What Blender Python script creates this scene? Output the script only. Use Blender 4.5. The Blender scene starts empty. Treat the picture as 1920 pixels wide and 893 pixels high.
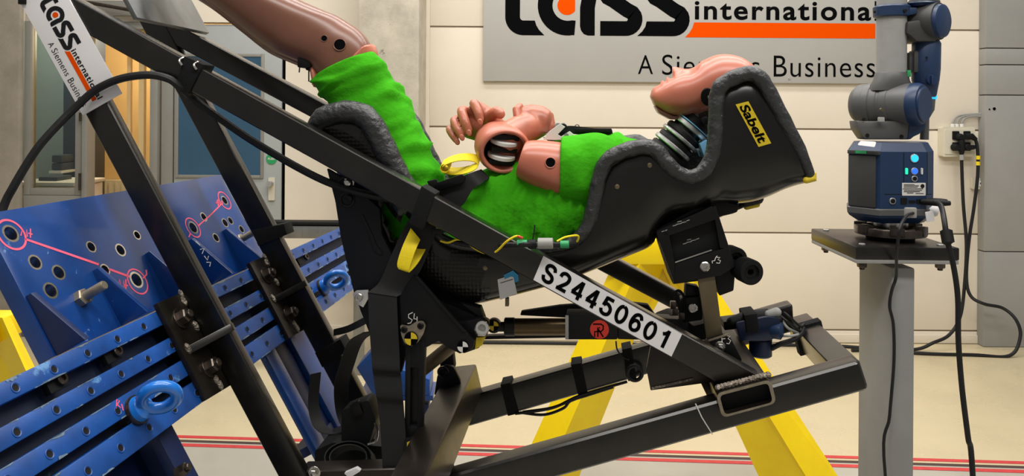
import bpy, bmesh, math, random
from mathutils import Vector, Matrix
random.seed(4)
R = math.radians
C = bpy.context.scene.collection
scene = bpy.context.scene

# ------------------------------------------------------------------ camera, world, lights
F, HZ = 1443.0, 212.0
CAM = Vector((0, 0, 1.6))
ROLL = R(0.4)
cam_data = bpy.data.cameras.new('camera')
cam = bpy.data.objects.new('camera', cam_data); C.objects.link(cam)
cam.matrix_world = Matrix.Translation(CAM) @ Matrix.Rotation(R(90), 4, 'X') @ Matrix.Rotation(ROLL, 4, 'Z')
cam_data.sensor_fit = 'HORIZONTAL'; cam_data.sensor_width = 36
cam_data.lens = 36 * F / 1920
cam_data.shift_y = (HZ - 446.5) / 1920
cam_data.clip_start = 0.02
scene.camera = cam
scene.view_settings.view_transform = 'Standard'
scene.view_settings.look = 'None'
scene.view_settings.exposure = 0.0
scene.view_settings.gamma = 1.0
scene.view_settings.use_curve_mapping = False

world = bpy.data.worlds.new('world'); scene.world = world
world.use_nodes = True
world.node_tree.nodes['Background'].inputs[0].default_value = (1.0, 0.96, 0.9, 1)
world.node_tree.nodes['Background'].inputs[1].default_value = 0.27

def area(name, loc, sx, sy, power, rot=(0, 0, 0), col=(1, 0.965, 0.92)):
    l = bpy.data.lights.new(name, 'AREA'); l.shape = 'RECTANGLE'
    l.size = sx; l.size_y = sy; l.energy = power; l.color = col
    o = bpy.data.objects.new(name, l); C.objects.link(o)
    o.location = loc; o.rotation_euler = rot
    return o
area('hall_lamp', (0.4, 2.2, 4.6), 5.0, 0.5, 150)
area('hall_lamp', (0.4, 4.0, 4.6), 6.0, 0.5, 135)
area('hall_lamp', (0.8, 0.0, 4.4), 5.0, 0.5, 135, (R(14), 0, 0))

# ------------------------------------------------------------------ pixel -> place helpers
BETA = math.atan((1105 - 960) / F)              # the sled stands turned a little to the camera
V = Vector((math.sin(BETA), math.cos(BETA), 0))  # across the sled, away from the camera
U = Vector((math.cos(BETA), -math.sin(BETA), 0)) # along the sled
Z = Vector((0, 0, 1)); X = Vector((1, 0, 0)); Y = Vector((0, 1, 0))
def ray(px, py):
    a, b = (px - 960) / F, (HZ - py) / F
    return Vector((a * math.cos(ROLL) - b * math.sin(ROLL), 1.0, a * math.sin(ROLL) + b * math.cos(ROLL)))
def P(px, py, d): return CAM + ray(px, py) * d
def S(px, py, s):
    r = ray(px, py); return CAM + r * (s / r.dot(V))
def G(px, py, z=0.0):
    r = ray(px, py); return CAM + r * ((z - CAM.z) / r.z)

# ------------------------------------------------------------------ materials
def lin(c):
    return tuple(((x / 255) / 12.92 if x / 255 <= 0.04045 else ((x / 255 + 0.055) / 1.055) ** 2.4) for x in c) + (1,)
MATS = {}
def mat(name, col, rough=0.5, metal=0.0, var=0.0, scale=6.0, bump=0.0, bscale=60.0, coat=0.0, emit=None, estr=0.0,
        spec=0.5, flecks=None, fl_scale=40.0, fl_at=0.62, stretch=None, rvar=0.0, trans=0.0, second=None, sss=0.0, wave=None, vor=None):
    if name in MATS: return MATS[name]
    m = bpy.data.materials.new(name); m.use_nodes = True
    nt = m.node_tree; N = nt.nodes; L = nt.links
    b = N['Principled BSDF']
    b.inputs['Base Color'].default_value = lin(col)
    b.inputs['Roughness'].default_value = rough
    b.inputs['Metallic'].default_value = metal
    b.inputs['Coat Weight'].default_value = coat
    b.inputs['Coat Roughness'].default_value = 0.2
    b.inputs['Specular IOR Level'].default_value = spec
    b.inputs['Transmission Weight'].default_value = trans
    if sss:
        b.inputs['Subsurface Weight'].default_value = sss
        b.inputs['Subsurface Radius'].default_value = (0.01, 0.004, 0.002)
        b.inputs['Subsurface Scale'].default_value = 0.3
    if emit:
        b.inputs['Emission Color'].default_value = lin(emit)
        b.inputs['Emission Strength'].default_value = estr
    tc = N.new('ShaderNodeTexCoord'); mp = N.new('ShaderNodeMapping')
    L.new(tc.outputs['Object'], mp.inputs[0])
    if stretch: mp.inputs['Scale'].default_value = stretch
    cur = None
    if var or second:
        n = N.new('ShaderNodeTexNoise'); n.inputs['Scale'].default_value = scale; n.inputs['Detail'].default_value = 6
        n.inputs['Roughness'].default_value = 0.65
        L.new(mp.outputs[0], n.inputs['Vector'])
        cr = N.new('ShaderNodeValToRGB')
        c = lin(col)
        if second: c2 = lin(second); c1 = c
        else:
            c1 = tuple(x * (1 - var) for x in c[:3]) + (1,); c2 = tuple(min(1, x * (1 + var)) for x in c[:3]) + (1,)
        cr.color_ramp.elements[0].position = 0.34; cr.color_ramp.elements[0].color = c1
        cr.color_ramp.elements[1].position = 0.66; cr.color_ramp.elements[1].color = c2
        L.new(n.outputs['Fac'], cr.inputs[0]); cur = cr.outputs[0]
        if rvar:
            mr = N.new('ShaderNodeMapRange'); mr.inputs[3].default_value = max(0.02, rough - rvar); mr.inputs[4].default_value = rough + rvar
            L.new(n.outputs['Fac'], mr.inputs[0]); L.new(mr.outputs[0], b.inputs['Roughness'])
    if flecks:
        n2 = N.new('ShaderNodeTexNoise'); n2.inputs['Scale'].default_value = fl_scale; n2.inputs['Detail'].default_value = 8
        n2.inputs['Roughness'].default_value = 0.7
        L.new(mp.outputs[0], n2.inputs['Vector'])
        r2 = N.new('ShaderNodeValToRGB')
        r2.color_ramp.elements[0].position = fl_at; r2.color_ramp.elements[0].color = (0, 0, 0, 1)
        r2.color_ramp.elements[1].position = min(0.99, fl_at + 0.05); r2.color_ramp.elements[1].color = (1, 1, 1, 1)
        L.new(n2.outputs['Fac'], r2.inputs[0])
        mx = N.new('ShaderNodeMix'); mx.data_type = 'RGBA'
        L.new(r2.outputs[0], mx.inputs['Factor'])
        if cur is not None: L.new(cur, mx.inputs['A'])
        else: mx.inputs['A'].default_value = lin(col)
        mx.inputs['B'].default_value = lin(flecks)
        cur = mx.outputs['Result']
    if cur is not None: L.new(cur, b.inputs['Base Color'])
    if bump or wave or vor:
        h = None
        if bump:
            n3 = N.new('ShaderNodeTexNoise'); n3.inputs['Scale'].default_value = bscale; n3.inputs['Detail'].default_value = 5
            L.new(mp.outputs[0], n3.inputs['Vector']); h = n3.outputs['Fac']
        if wave:
            w = N.new('ShaderNodeTexWave'); w.inputs['Scale'].default_value = wave; w.inputs['Distortion'].default_value = 6
            w.inputs['Detail'].default_value = 2
            L.new(mp.outputs[0], w.inputs['Vector']); h = w.outputs['Fac']
        if vor:
            w = N.new('ShaderNodeTexVoronoi'); w.inputs['Scale'].default_value = vor
            w.inputs['Randomness'].default_value = 0.15
            L.new(mp.outputs[0], w.inputs['Vector']); h = w.outputs['Distance']
        bp = N.new('ShaderNodeBump'); bp.inputs['Strength'].default_value = bump or 0.4; bp.inputs['Distance'].default_value = 0.01
        L.new(h, bp.inputs['Height']); L.new(bp.outputs[0], b.inputs['Normal'])
    MATS[name] = m
    return m

CREAM = mat('cream_wall_panel', (222, 212, 194), 0.75, var=0.04, scale=1.2, bump=0.05, bscale=200)
JOINT = mat('panel_joint', (150, 138, 120), 0.9)
CONC = mat('raw_concrete', (180, 172, 156), 0.9, var=0.18, scale=5, bump=0.15, bscale=90, flecks=(120, 112, 98), fl_scale=9, fl_at=0.66)
CONCD = mat('dark_concrete', (148, 140, 126), 0.9, var=0.14, scale=5, bump=0.15, bscale=90)
FLOOR = mat('beige_floor_coating', (200, 186, 152), 0.28, var=0.06, scale=1.6, bump=0.02, bscale=30, rvar=0.1)
FLOOR2 = mat('grey_floor_coating', (172, 168, 156), 0.16, var=0.05, scale=2.2, rvar=0.08)
REDL = mat('red_floor_line', (196, 60, 62), 0.5, var=0.12, scale=30)
DARKL = mat('dark_floor_slot', (70, 52, 48), 0.6)
GREYP = mat('grey_wall_paint', (146, 145, 141), 0.6, var=0.05, scale=3, bump=0.05, bscale=160)
SIGNG = mat('grey_sign_film', (165, 163, 157), 0.45, var=0.03, scale=2)
BLACKP = mat('black_print', (5, 5, 6), 0.8, spec=0.05)
ORANGE = mat('orange_print', (222, 74, 0), 0.8, spec=0.03)
DKPRINT = mat('dark_grey_print', (34, 34, 36), 0.8, spec=0.05)
HALO = mat('pale_print_outline', (196, 194, 190), 0.5)
PAPER = mat('white_paper', (222, 220, 220), 0.65, var=0.03, scale=10)
STEEL = mat('raw_black_steel', (42, 40, 37), 0.36, 0.8, coat=0.6, var=0.25, scale=9, rvar=0.1, flecks=(86, 78, 70), fl_scale=14, fl_at=0.68)
STEELD = mat('dark_mill_steel', (46, 40, 35), 0.4, 0.75, coat=0.3, var=0.3, scale=12, rvar=0.12)
STEELC = mat('cut_steel_edge', (150, 140, 122), 0.45, 0.8, var=0.25, scale=40)
STEELG = mat('grey_steel_plate', (128, 130, 130), 0.42, 0.7, var=0.25, scale=7, stretch=(1, 1, 0.3))
WELD = mat('weld_bead', (150, 140, 128), 0.4, 0.9, var=0.4, scale=120, bump=0.8, bscale=180)
BLUE = mat('blue_paint', (12, 58, 122), 0.33, 0.0, var=0.25, scale=5, coat=0.25, flecks=(120, 155, 186), fl_scale=20, fl_at=0.665)
BLUEW = mat('worn_blue_paint', (16, 68, 138), 0.4, 0.0, var=0.35, scale=8, flecks=(84, 132, 180), fl_scale=9, fl_at=0.60)
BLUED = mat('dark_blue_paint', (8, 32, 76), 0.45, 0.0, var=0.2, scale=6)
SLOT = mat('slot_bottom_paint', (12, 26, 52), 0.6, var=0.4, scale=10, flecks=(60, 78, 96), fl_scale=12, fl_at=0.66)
EYEB = mat('bright_blue_enamel', (24, 112, 204), 0.25, coat=0.5, var=0.1, scale=20)
PINKM = mat('pink_marker', (236, 92, 120), 0.6)
YELL = mat('yellow_paint', (254, 216, 0), 0.38, var=0.06, scale=6)
CARB = mat('black_seat_shell', (15, 14, 11), 0.25, coat=0.35, spec=0.3, var=0.3, scale=3)
CARBT = mat('dimpled_black_seat_shell', (14, 13, 11), 0.34, bump=0.18, vor=120, spec=0.35)
FOAM = mat('black_tape_padding', (44, 45, 46), 0.4, var=0.3, scale=26, bump=0.9, bscale=38, flecks=(180, 180, 178), fl_scale=60, fl_at=0.655)
BLACK = mat('black_anodised', (15, 15, 16), 0.4, 0.2, var=0.25, scale=10, spec=0.3)
BLACKM = mat('black_matt', (13, 14, 15), 0.6, var=0.2, scale=10, spec=0.25)
NAVY = mat('navy_black_panel', (9, 11, 17), 0.55, var=0.2, scale=5, spec=0.25)
RUBBER = mat('black_rubber', (20, 20, 21), 0.5, bump=0.1, bscale=60, spec=0.35)
WEB = mat('black_webbing', (28, 28, 29), 0.7, bump=0.06, bscale=300, spec=0.3)
VELC = mat('black_velcro', (17, 17, 18), 0.85, bump=0.2, bscale=300, spec=0.25)
YWEB = mat('yellow_webbing', (232, 208, 16), 0.7, bump=0.1, bscale=200)
SKIN = mat('pink_vinyl_skin', (186, 108, 86), 0.32, var=0.06, scale=5, sss=0.08)
SKINH = mat('vinyl_hand_skin', (180, 106, 82), 0.34, var=0.16, scale=26, sss=0.12)
BROWN = mat('brown_vinyl_skin', (116, 76, 60), 0.3, var=0.16, scale=5, sss=0.08)
GREEN = mat('green_cotton', (60, 160, 20), 0.9, var=0.06, scale=9, bump=0.7, bscale=24, spec=0.1)
ALU = mat('aluminium', (206, 206, 204), 0.35, 0.8, var=0.1, scale=20)
CHROME = mat('bright_steel', (200, 196, 190), 0.25, 1.0, var=0.15, scale=30)
BOLT = mat('dark_bolt_steel', (84, 76, 70), 0.32, 0.9, var=0.3, scale=40)
OLIVE = mat('olive_steel_bar', (112, 100, 78), 0.42, 0.7, var=0.2, scale=10, stretch=(1, 1, 0.2))
LBLUE = mat('light_blue_plate', (120, 180, 216), 0.4, 0.3)
WHITE = mat('white_plastic', (214, 212, 206), 0.5)
OFFW = mat('ivory_plastic', (206, 200, 180), 0.5)
YPRINT = mat('yellow_print', (226, 200, 30), 0.5)
SABY = mat('yellow_patch', (206, 180, 26), 0.5, var=0.05, scale=20)
REDP = mat('red_print', (196, 46, 32), 0.5)
GRNT = mat('green_tape', (40, 150, 90), 0.55)
BLUT = mat('blue_tape', (40, 140, 190), 0.55, var=0.15, scale=40)
ARMG = mat('arm_grey_plastic', (84, 84, 84), 0.45, var=0.05, scale=10)
ARMT = mat('arm_tube_grey', (150, 150, 148), 0.5, var=0.05, scale=30)
ARMB = mat('arm_navy_plastic', (24, 48, 82), 0.4, var=0.06, scale=10)
ARMD = mat('arm_dark_panel', (58, 58, 57), 0.5, var=0.06, scale=14)
CYAN = mat('cyan_led', (30, 160, 220), 0.4, emit=(40, 190, 240), estr=1.1)
BLED = mat('blue_led', (30, 90, 230), 0.4, emit=(50, 110, 255), estr=0.9)
GLED = mat('green_led', (40, 210, 170), 0.4, emit=(40, 220, 180), estr=0.8)
POSTG = mat('grey_post_paint', (140, 140, 138), 0.5, var=0.1, scale=4)
GRANITE = mat('polished_black_stone', (20, 18, 16), 0.3, var=0.3, scale=30)
DOORG = mat('grey_door_paint', (160, 164, 162), 0.45, var=0.04, scale=4)
FRAMEG = mat('grey_aluminium_frame', (142, 140, 132), 0.45, 0.2, var=0.05, scale=6)
BGLASS = mat('blue_window_film', (52, 84, 108), 0.15, var=0.1, scale=2)
GLASS = mat('window_glass', (225, 235, 235), 0.03, trans=0.0, spec=0.5)
WARM = mat('warm_room_wall', (226, 196, 142), 0.8, var=0.05, scale=2)
ROOMG = mat('cool_room_wall', (150, 160, 156), 0.8, var=0.05, scale=2)
BLUEGR = mat('blue_grey_cabinet', (46, 58, 72), 0.5)
PUSHG = mat('green_push_sign', (40, 150, 90), 0.5)
# glass that simply lets the room show through with a weak reflection
def glass():
    m = bpy.data.materials.new('clear_glass'); m.use_nodes = True
    nt = m.node_tree; N = nt.nodes; L = nt.links
    N.remove(N['Principled BSDF'])
    t = N.new('ShaderNodeBsdfTransparent'); t.inputs[0].default_value = (0.82, 0.88, 0.87, 1)
    g = N.new('ShaderNodeBsdfGlossy'); g.inputs['Roughness'].default_value = 0.03
    fr = N.new('ShaderNodeFresnel'); fr.inputs[0].default_value = 1.5
    mx = N.new('ShaderNodeMixShader')
    L.new(fr.outputs[0], mx.inputs[0]); L.new(t.outputs[0], mx.inputs[1]); L.new(g.outputs[0], mx.inputs[2])
    L.new(mx.outputs[0], N['Material Output'].inputs[0])
    return m
CGLASS = glass()

# ------------------------------------------------------------------ mesh helpers
BASE = {}
def thing(name, label, cat, loc, group=None):
    o = bpy.data.objects.new(name, None); C.objects.link(o)
    o.location = loc; o.empty_display_size = 0.05
    o['label'] = label; o['category'] = cat
    if group: o['group'] = group
    BASE[o] = Vector(loc)
    return o
def tag(o, label, cat, group=None):
    o['label'] = label; o['category'] = cat
    if group: o['group'] = group
    return o
def obj(name, bm, m, parent=None, smooth=35, label=None, loc=None, fix=True):
    if fix: bmesh.ops.recalc_face_normals(bm, faces=bm.faces)
    if parent is not None: base = BASE[parent]
    elif loc is not None: base = Vector(loc)
    else:
        zs = [v.co for v in bm.verts]
        base = sum(zs, Vector()) / len(zs); base.z = min(v.z for v in zs)
    for v in bm.verts: v.co -= base
    me = bpy.data.meshes.new(name); bm.to_mesh(me); bm.free()
    for mm in (m if isinstance(m, (list, tuple)) else [m]): me.materials.append(mm)
    if smooth:
        me.shade_smooth(); me.set_sharp_from_angle(angle=R(smooth))
    o = bpy.data.objects.new(name, me); C.objects.link(o)
    if parent is not None: o.parent = parent
    else: o.location = base
    BASE[o] = base
    if label: o['label'] = label
    return o
def struct(name, bm, m, smooth=35):
    o = obj(name, bm, m, None, smooth); o['kind'] = 'structure'; return o
def NB(): return bmesh.new()
def prism(bm, pts, ext, bevel=0.0, seg=2):
    pts = [Vector(p) for p in pts]; ext = Vector(ext); n = len(pts)
    a = [bm.verts.new(p) for p in pts]; b = [bm.verts.new(p + ext) for p in pts]
    fs = [bm.faces.new(a), bm.faces.new(list(reversed(b)))]
    for i in range(n): fs.append(bm.faces.new((a[i], a[(i + 1) % n], b[(i + 1) % n], b[i])))
    if bevel:
        es = set()
        for f in fs:
            for e in f.edges: es.add(e)
        bmesh.ops.recalc_face_normals(bm, faces=fs)
        bmesh.ops.bevel(bm, geom=list(es), offset=bevel, segments=seg, profile=0.6, affect='EDGES', clamp_overlap=True)
    return bm
def box(bm, c, hx, hy, hz, bevel=0.0, seg=2):
    c = Vector(c); hx, hy, hz = Vector(hx), Vector(hy), Vector(hz)
    return prism(bm, [c - hx - hy - hz, c + hx - hy - hz, c + hx + hy - hz, c - hx + hy - hz], hz * 2, bevel, seg)
def abox(bm, x0, x1, y0, y1, z0, z1, bevel=0.0):
    return box(bm, ((x0 + x1) / 2, (y0 + y1) / 2, (z0 + z1) / 2), X * abs(x1 - x0) / 2, Y * abs(y1 - y0) / 2, Z * abs(z1 - z0) / 2, bevel)
def loft(bm, rings, cap=True, closed=True):
    rs = [[bm.verts.new(p) for p in r] for r in rings]
    n = len(rs[0]); k = n if closed else n - 1
    for a, b in zip(rs, rs[1:]):
        for i in range(k): bm.faces.new((a[i], a[(i + 1) % n], b[(i + 1) % n], b[i]))
    if cap and closed:
        bm.faces.new(list(reversed(rs[0]))); bm.faces.new(rs[-1])
    return rs
def catmull(pts, n=6, closed=False):
    pts = [Vector(p) for p in pts]; out = []
    N = len(pts); rng = range(N if closed else N - 1)
    for i in rng:
        p1, p2 = pts[i], pts[(i + 1) % N]
        p0 = pts[i - 1] if (closed or i > 0) else p1 * 2 - p2
        p3 = pts[(i + 2) % N] if (closed or i + 2 < N) else p2 * 2 - p1
        for k in range(n):
            t = k / n
            out.append(0.5 * ((2 * p1) + (p2 - p0) * t + (2 * p0 - 5 * p1 + 4 * p2 - p3) * t * t + (3 * p1 - p0 - 3 * p2 + p3) * t ** 3))
    if not closed: out.append(pts[-1])
    return out
def perp(t):
    a = Vector((0, 0, 1)) if abs(t.z) < 0.9 else Vector((1, 0, 0))
    x = t.cross(a).normalized(); return x, t.cross(x).normalized()
def tube(bm, path, r, n=12, cap=True, closed=False):
    path = [Vector(p) for p in path]; m = len(path)
    rr = r if isinstance(r, (list, tuple)) else [r] * m
    rings = []; x = None
    for i, p in enumerate(path):
        if closed: t = (path[(i + 1) % m] - path[i - 1]).normalized()
        else: t = (path[min(i + 1, m - 1)] - path[max(i - 1, 0)]).normalized()
        if x is None: x, y = perp(t)
        else:
            x = (x - t * x.dot(t)).normalized(); y = t.cross(x)
        rings.append([p + (x * math.cos(2 * math.pi * k / n) + y * math.sin(2 * math.pi * k / n)) * rr[i] for k in range(n)])
    if closed: rings.append(rings[0]); return loft(bm, rings, False)
    return loft(bm, rings, cap)
def capsule(bm, path, rr, n=14):
    """a tapered limb with round ends"""
    path = [Vector(p) for p in path]; rr = list(rr)
    d0 = (path[0] - path[1]).normalized(); d1 = (path[-1] - path[-2]).normalized()
    pre, post, r0, r1 = [], [], [], []
    for a in (85, 60, 35, 15):
        pre.append(path[0] + d0 * rr[0] * math.sin(R(a))); r0.append(rr[0] * math.cos(R(a)))
        post.insert(0, path[-1] + d1 * rr[-1] * math.sin(R(a))); r1.insert(0, rr[-1] * math.cos(R(a)))
    return tube(bm, pre + path + post, r0 + rr + r1, n)
def ribbon(bm, path, wid, thick, bias=0):
    """a strap: path of points, wid = width vector (or one per point)"""
    path = [Vector(p) for p in path]; m = len(path); rings = []
    for i, p in enumerate(path):
        w = Vector(wid[i]) if isinstance(wid, list) else Vector(wid)
        t = (path[min(i + 1, m - 1)] - path[max(i - 1, 0)]).normalized()
        nn = t.cross(w).normalized() * thick / 2; w = w / 2
        rings.append([p - w - nn, p + w - nn, p + w + nn, p - w + nn])
    return loft(bm, rings)
def lathe(bm, c, axis, prof, n=32, sx=1.0, xdir=None, close=False):
    c = Vector(c); a = Vector(axis).normalized()
    if xdir is not None:
        x = Vector(xdir); x = (x - a * x.dot(a)).normalized(); y = a.cross(x)
    else: x, y = perp(a)
    rings = [[c + a * d + (x * math.cos(2 * math.pi * k / n) * sx + y * math.sin(2 * math.pi * k / n)) * max(r, 1e-4) for k in range(n)] for d, r in prof]
    if close: rings.append(rings[0]); return loft(bm, rings, False)
    return loft(bm, rings)
def disc(bm, c, axis, r, h, n=28, bev=0.0):
    b = bev or min(h, r) * 0.12
    return lathe(bm, c, axis, [(0, r), (h - b, r), (h, r - b)], n)
def torus(bm, c, axis, R0, r, n=36, m=12, sx=1.0, xdir=None):
    c = Vector(c); a = Vector(axis).normalized()
    if xdir is not None:
        x = Vector(xdir); x = (x - a * x.dot(a)).normalized(); y = a.cross(x)
    else: x, y = perp(a)
    rings = []
    for k in range(n + 1):
        t = 2 * math.pi * k / n; d = (x * math.cos(t) * sx + y * math.sin(t))
        dd = (x * math.cos(t) + y * math.sin(t)); cc = c + d * R0
        rings.append([cc + (dd * math.cos(2 * math.pi * j / m) + a * math.sin(2 * math.pi * j / m)) * r for j in range(m)])
    loft(bm, rings, False)
    bmesh.ops.remove_doubles(bm, verts=bm.verts, dist=1e-6)
def hexbolt(bm, c, axis, r, h, washer=0.0):
    a = Vector(axis).normalized(); c = Vector(c)
    if washer: disc(bm, c, a, washer, h * 0.25, 24); c = c + a * h * 0.25
    lathe(bm, c, a, [(0, r), (h * 0.85, r), (h, r * 0.85)], 6)
    lathe(bm, c + a * h * 0.95, a, [(0, r * 0.55), (h * 0.35, r * 0.55), (h * 0.42, r * 0.45)], 16)
def screw(bm, c, axis, r, h):
    a = Vector(axis).normalized(); c = Vector(c)
    lathe(bm, c, a, [(0, r), (h * .8, r), (h, r * .85), (h, r * .5), (h * .4, r * .45)], 24)
def rrect(pts, r, seg=4):
    """round the corners of a 3-D polygon"""
    pts = [Vector(p) for p in pts]; n = len(pts); out = []
    for i, p in enumerate(pts):
        a = (pts[i - 1] - p); b = (pts[(i + 1) % n] - p)
        ra = min(r, a.length * .45, b.length * .45)
        p0 = p + a.normalized() * ra; p2 = p + b.normalized() * ra
        for k in range(seg + 1):
            t = k / seg; out.append(p0 * (1 - t) ** 2 + p * 2 * t * (1 - t) + p2 * t * t)
    return out
# --- flat print: 2-D meshes laid on a surface by a mapping function
_tc = {}
def text2d(s, bold=0.0, space=1.0, shear=0.0):
    key = (s, bold, space, shear)
    if key in _tc: return _tc[key]
    cu = bpy.data.curves.new('lettering_curve', 'FONT'); cu.body = s; cu.offset = bold; cu.space_character = space
    cu.shear = shear; cu.resolution_u = 6
    o = bpy.data.objects.new('lettering_curve', cu); C.objects.link(o)
    dg = bpy.context.evaluated_depsgraph_get()
    me = bpy.data.meshes.new_from_object(o.evaluated_get(dg))
    vs = [(v.co.x, v.co.y) for v in me.vertices]; fs = [tuple(p.vertices) for p in me.polygons]
    bpy.data.objects.remove(o); bpy.data.curves.remove(cu); bpy.data.meshes.remove(me)
    _tc[key] = (vs, fs); return vs, fs
def put2d(bm, vs, fs, fn):
    v = [bm.verts.new(fn(x, y)) for x, y in vs]
    for f in fs:
        try: bm.faces.new([v[i] for i in f])
        except ValueError: pass
def text(bm, s, x0, y0, x1, y1, fn, bold=0.0, space=1.0, shear=0.0):
    """fit the ink of s into the rectangle (x0,y0)=lower left .. (x1,y1)=upper right of fn's 2-D space"""
    vs, fs = text2d(s, bold, space, shear)
    ax, bx = min(v[0] for v in vs), max(v[0] for v in vs); ay, by = min(v[1] for v in vs), max(v[1] for v in vs)
    put2d(bm, [(x0 + (x - ax) / (bx - ax) * (x1 - x0), y0 + (y - ay) / (by - ay) * (y1 - y0)) for x, y in vs], fs, fn)
def stroke(bm, pts, w, fn, closed=False):
    n = len(pts); v = []
    for i, (x, y) in enumerate(pts):
        a = pts[max(i - 1, 0)] if not closed else pts[i - 1]; b = pts[min(i + 1, n - 1)] if not closed else pts[(i + 1) % n]
        dx, dy = b[0] - a[0], b[1] - a[1]; l = math.hypot(dx, dy) or 1; nx, ny = -dy / l * w / 2, dx / l * w / 2
        v.append((bm.verts.new(fn(x + nx, y + ny)), bm.verts.new(fn(x - nx, y - ny))))
    for i in range(n if closed else n - 1):
        a, b = v[i], v[(i + 1) % n]; bm.faces.new((a[0], b[0], b[1], a[1]))
def poly(bm, pts, fn):
    bm.faces.new([bm.verts.new(fn(x, y)) for x, y in pts])
def arc(cx, cy, r, a0, a1, n=14):
    return [(cx + r * math.cos(R(a0 + (a1 - a0) * k / n)), cy + r * math.sin(R(a0 + (a1 - a0) * k / n))) for k in range(n + 1)]
def circ(cx, cy, r, n=28): return arc(cx, cy, r, 0, 360 - 360 / n, n - 1)
def remesh(o, voxel, smooth_it=6):
    m = o.modifiers.new('skin', 'REMESH'); m.mode = 'VOXEL'; m.voxel_size = voxel; m.use_smooth_shade = True
    s = o.modifiers.new('soft', 'SMOOTH'); s.iterations = smooth_it; s.factor = 0.5

def logo(fn, ink, orange, small, parent, names=True):
    """the company sign: x to the right, y downwards, in sign units; fn lays it on the surface"""
    w = 27.5
    b = NB()
    # t
    stroke(b, [(962.5, -78), (962.5, 34)] + [(982.5 - 20 * math.cos(R(a)), 34 + 20.5 * math.sin(R(a))) for a in range(10, 91, 10)] + [(1004, 54.5)], w, fn)
    poly(b, [(1004, 40.8), (1007, 50), (1012, 58), (1022, 68.2), (1004, 68.2)], fn)
    poly(b, [(976, -46), (1002, -46), (1002, -20), (976, -20)], fn)
    # a
    a0 = math.degrees(math.asin(14 / 42))
    path = [(1065 + 42 * math.sin(R(t)), 11 + 42.5 * math.cos(R(t))) for t in range(20, -1, -5)]
    path = [(1079, 54)] + [(1065 - 42 * math.sin(R(t)), 12 + 42.5 * math.cos(R(t))) for t in range(-12, 260, 8)] + [(1102, 16), (1102, 50)]
    stroke(b, path, w, fn)
    poly(b, [(1088.2, 50), (1115.8, 50), (1115.8, 68), (1103, 68), (1095, 65), (1090, 58)], fn)
    # s, twice
    for dx, cut in ((0, False), (88, True)):
        low = [(1126, 54.5), (1172, 54.5)] + [(1174 + 17 * math.sin(R(t)), 37 + 17.5 * math.cos(R(t))) for t in range(10, 131, 15)] + [(1176, 20)]
        mid = (1163, 11)
        up = [(2 * mid[0] - x, 2 * mid[1] - y) for x, y in reversed(low)]
        stroke(b, [(x + dx, y) for x, y in low + [mid] + up], w, fn)
        if cut: poly(b, [(1214.5, 40.8), (1214.5, 68.2), (1195, 68.2), (1204, 60), (1210, 51), (1212.5, 40.8)], fn)
    o = obj('logo_lettering', b, ink, parent, 0)
    b = NB()
    c = circ(1064, 12, 18, 32)
    poly(b, [(min(x, 1079), y) for x, y in c], fn)
    obj('orange_dot', b, orange, parent, 0)
    b = NB()
    poly(b, [(1301, 42), (1639, 42), (1639, 70), (1284, 70), (1292, 62), (1298, 52)], fn)
    obj('orange_bar', b, orange, parent, 0)
    b = NB()
    text(b, 'international', 1302, 37, 1645, 0, fn, 0.022, 1.16)
    obj('lettering', b, ink, parent, 0)
    for wd_, x0, x1, yb_, yt_ in (('A', 1197, 1225, 139, 104), ('Siemens', 1242, 1424, 140.5, 102.5), ('Business', 1450, 1639, 142.5, 103)):
        b = NB(); text(b, wd_, x0, yb_, x1, yt_, fn, -0.004, 1.08)
        obj('small_lettering', b, small, parent, 0)
# ================================================================== ROOM
YW = 5.41
def wx(px, d=YW): return (px - 960) / F * d
def wz(py, d=YW): return 1.6 - (py - HZ) / F * d

# floor, split where the coating changes along the marking
g0, g1 = G(340, 827), G(1900, 876)
ld = (g1 - g0); ld = ld / ld.x
def lp(x, off=0.0): return Vector((g0.x + (x - g0.x), g0.y + ld.y * (x - g0.x) + off, 0))
bm = NB()
a, b_ = lp(-7), lp(7)
v = [bm.verts.new(p) for p in (a, b_, (7, 9, 0), (-7, 9, 0), (7, -2, 0), (-7, -2, 0))]
f1 = bm.faces.new((v[0], v[1], v[2], v[3])); f2 = bm.faces.new((v[5], v[4], v[1], v[0])); f2.material_index = 1
struct('floor', bm, (FLOOR, FLOOR2), 0)
for i, (o_, w_, m_) in enumerate(((0.045, 0.028, REDL), (-0.002, 0.022, DARKL), (-0.046, 0.030, REDL))):
    bm = NB(); prism(bm, [lp(-7, o_ - w_ / 2) + Z * .0005, lp(7, o_ - w_ / 2) + Z * .0005, lp(7, o_ + w_ / 2) + Z * .0005, lp(-7, o_ + w_ / 2) + Z * .0005], Z * 0.0015)
    struct('trim_%d' % (i + 1), bm, m_, 0)

# back wall: panel courses with open joints
bm = NB()
zj = [0.0, wz(615), wz(433.5), wz(238.5), wz(50.8), wz(-140), wz(-330), 4.0]
for z0, z1 in zip(zj, zj[1:]):
    abox(bm, wx(805), wx(2150), YW, YW + .1, z0 + .006, z1 - .006, 0.004)
abox(bm, wx(535), wx(805), YW, YW + .1, 0.03, 4.0)
abox(bm, wx(-300), wx(535), YW, YW + .1, wz(47) + .005, 4.0)
struct('wall_back', bm, CREAM, 35)
bm = NB(); abox(bm, wx(535), wx(2150), YW + .012, YW + .11, 0, 4.0); struct('trim_4', bm, JOINT, 0)
bm = NB(); abox(bm, wx(805), wx(1847), YW - .012, YW - .001, 0.004, wz(622), .003)
abox(bm, wx(535), wx(672), YW - .012, YW - .001, 0.004, wz(612), .003); struct('baseboard_back', bm, CREAM)
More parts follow.
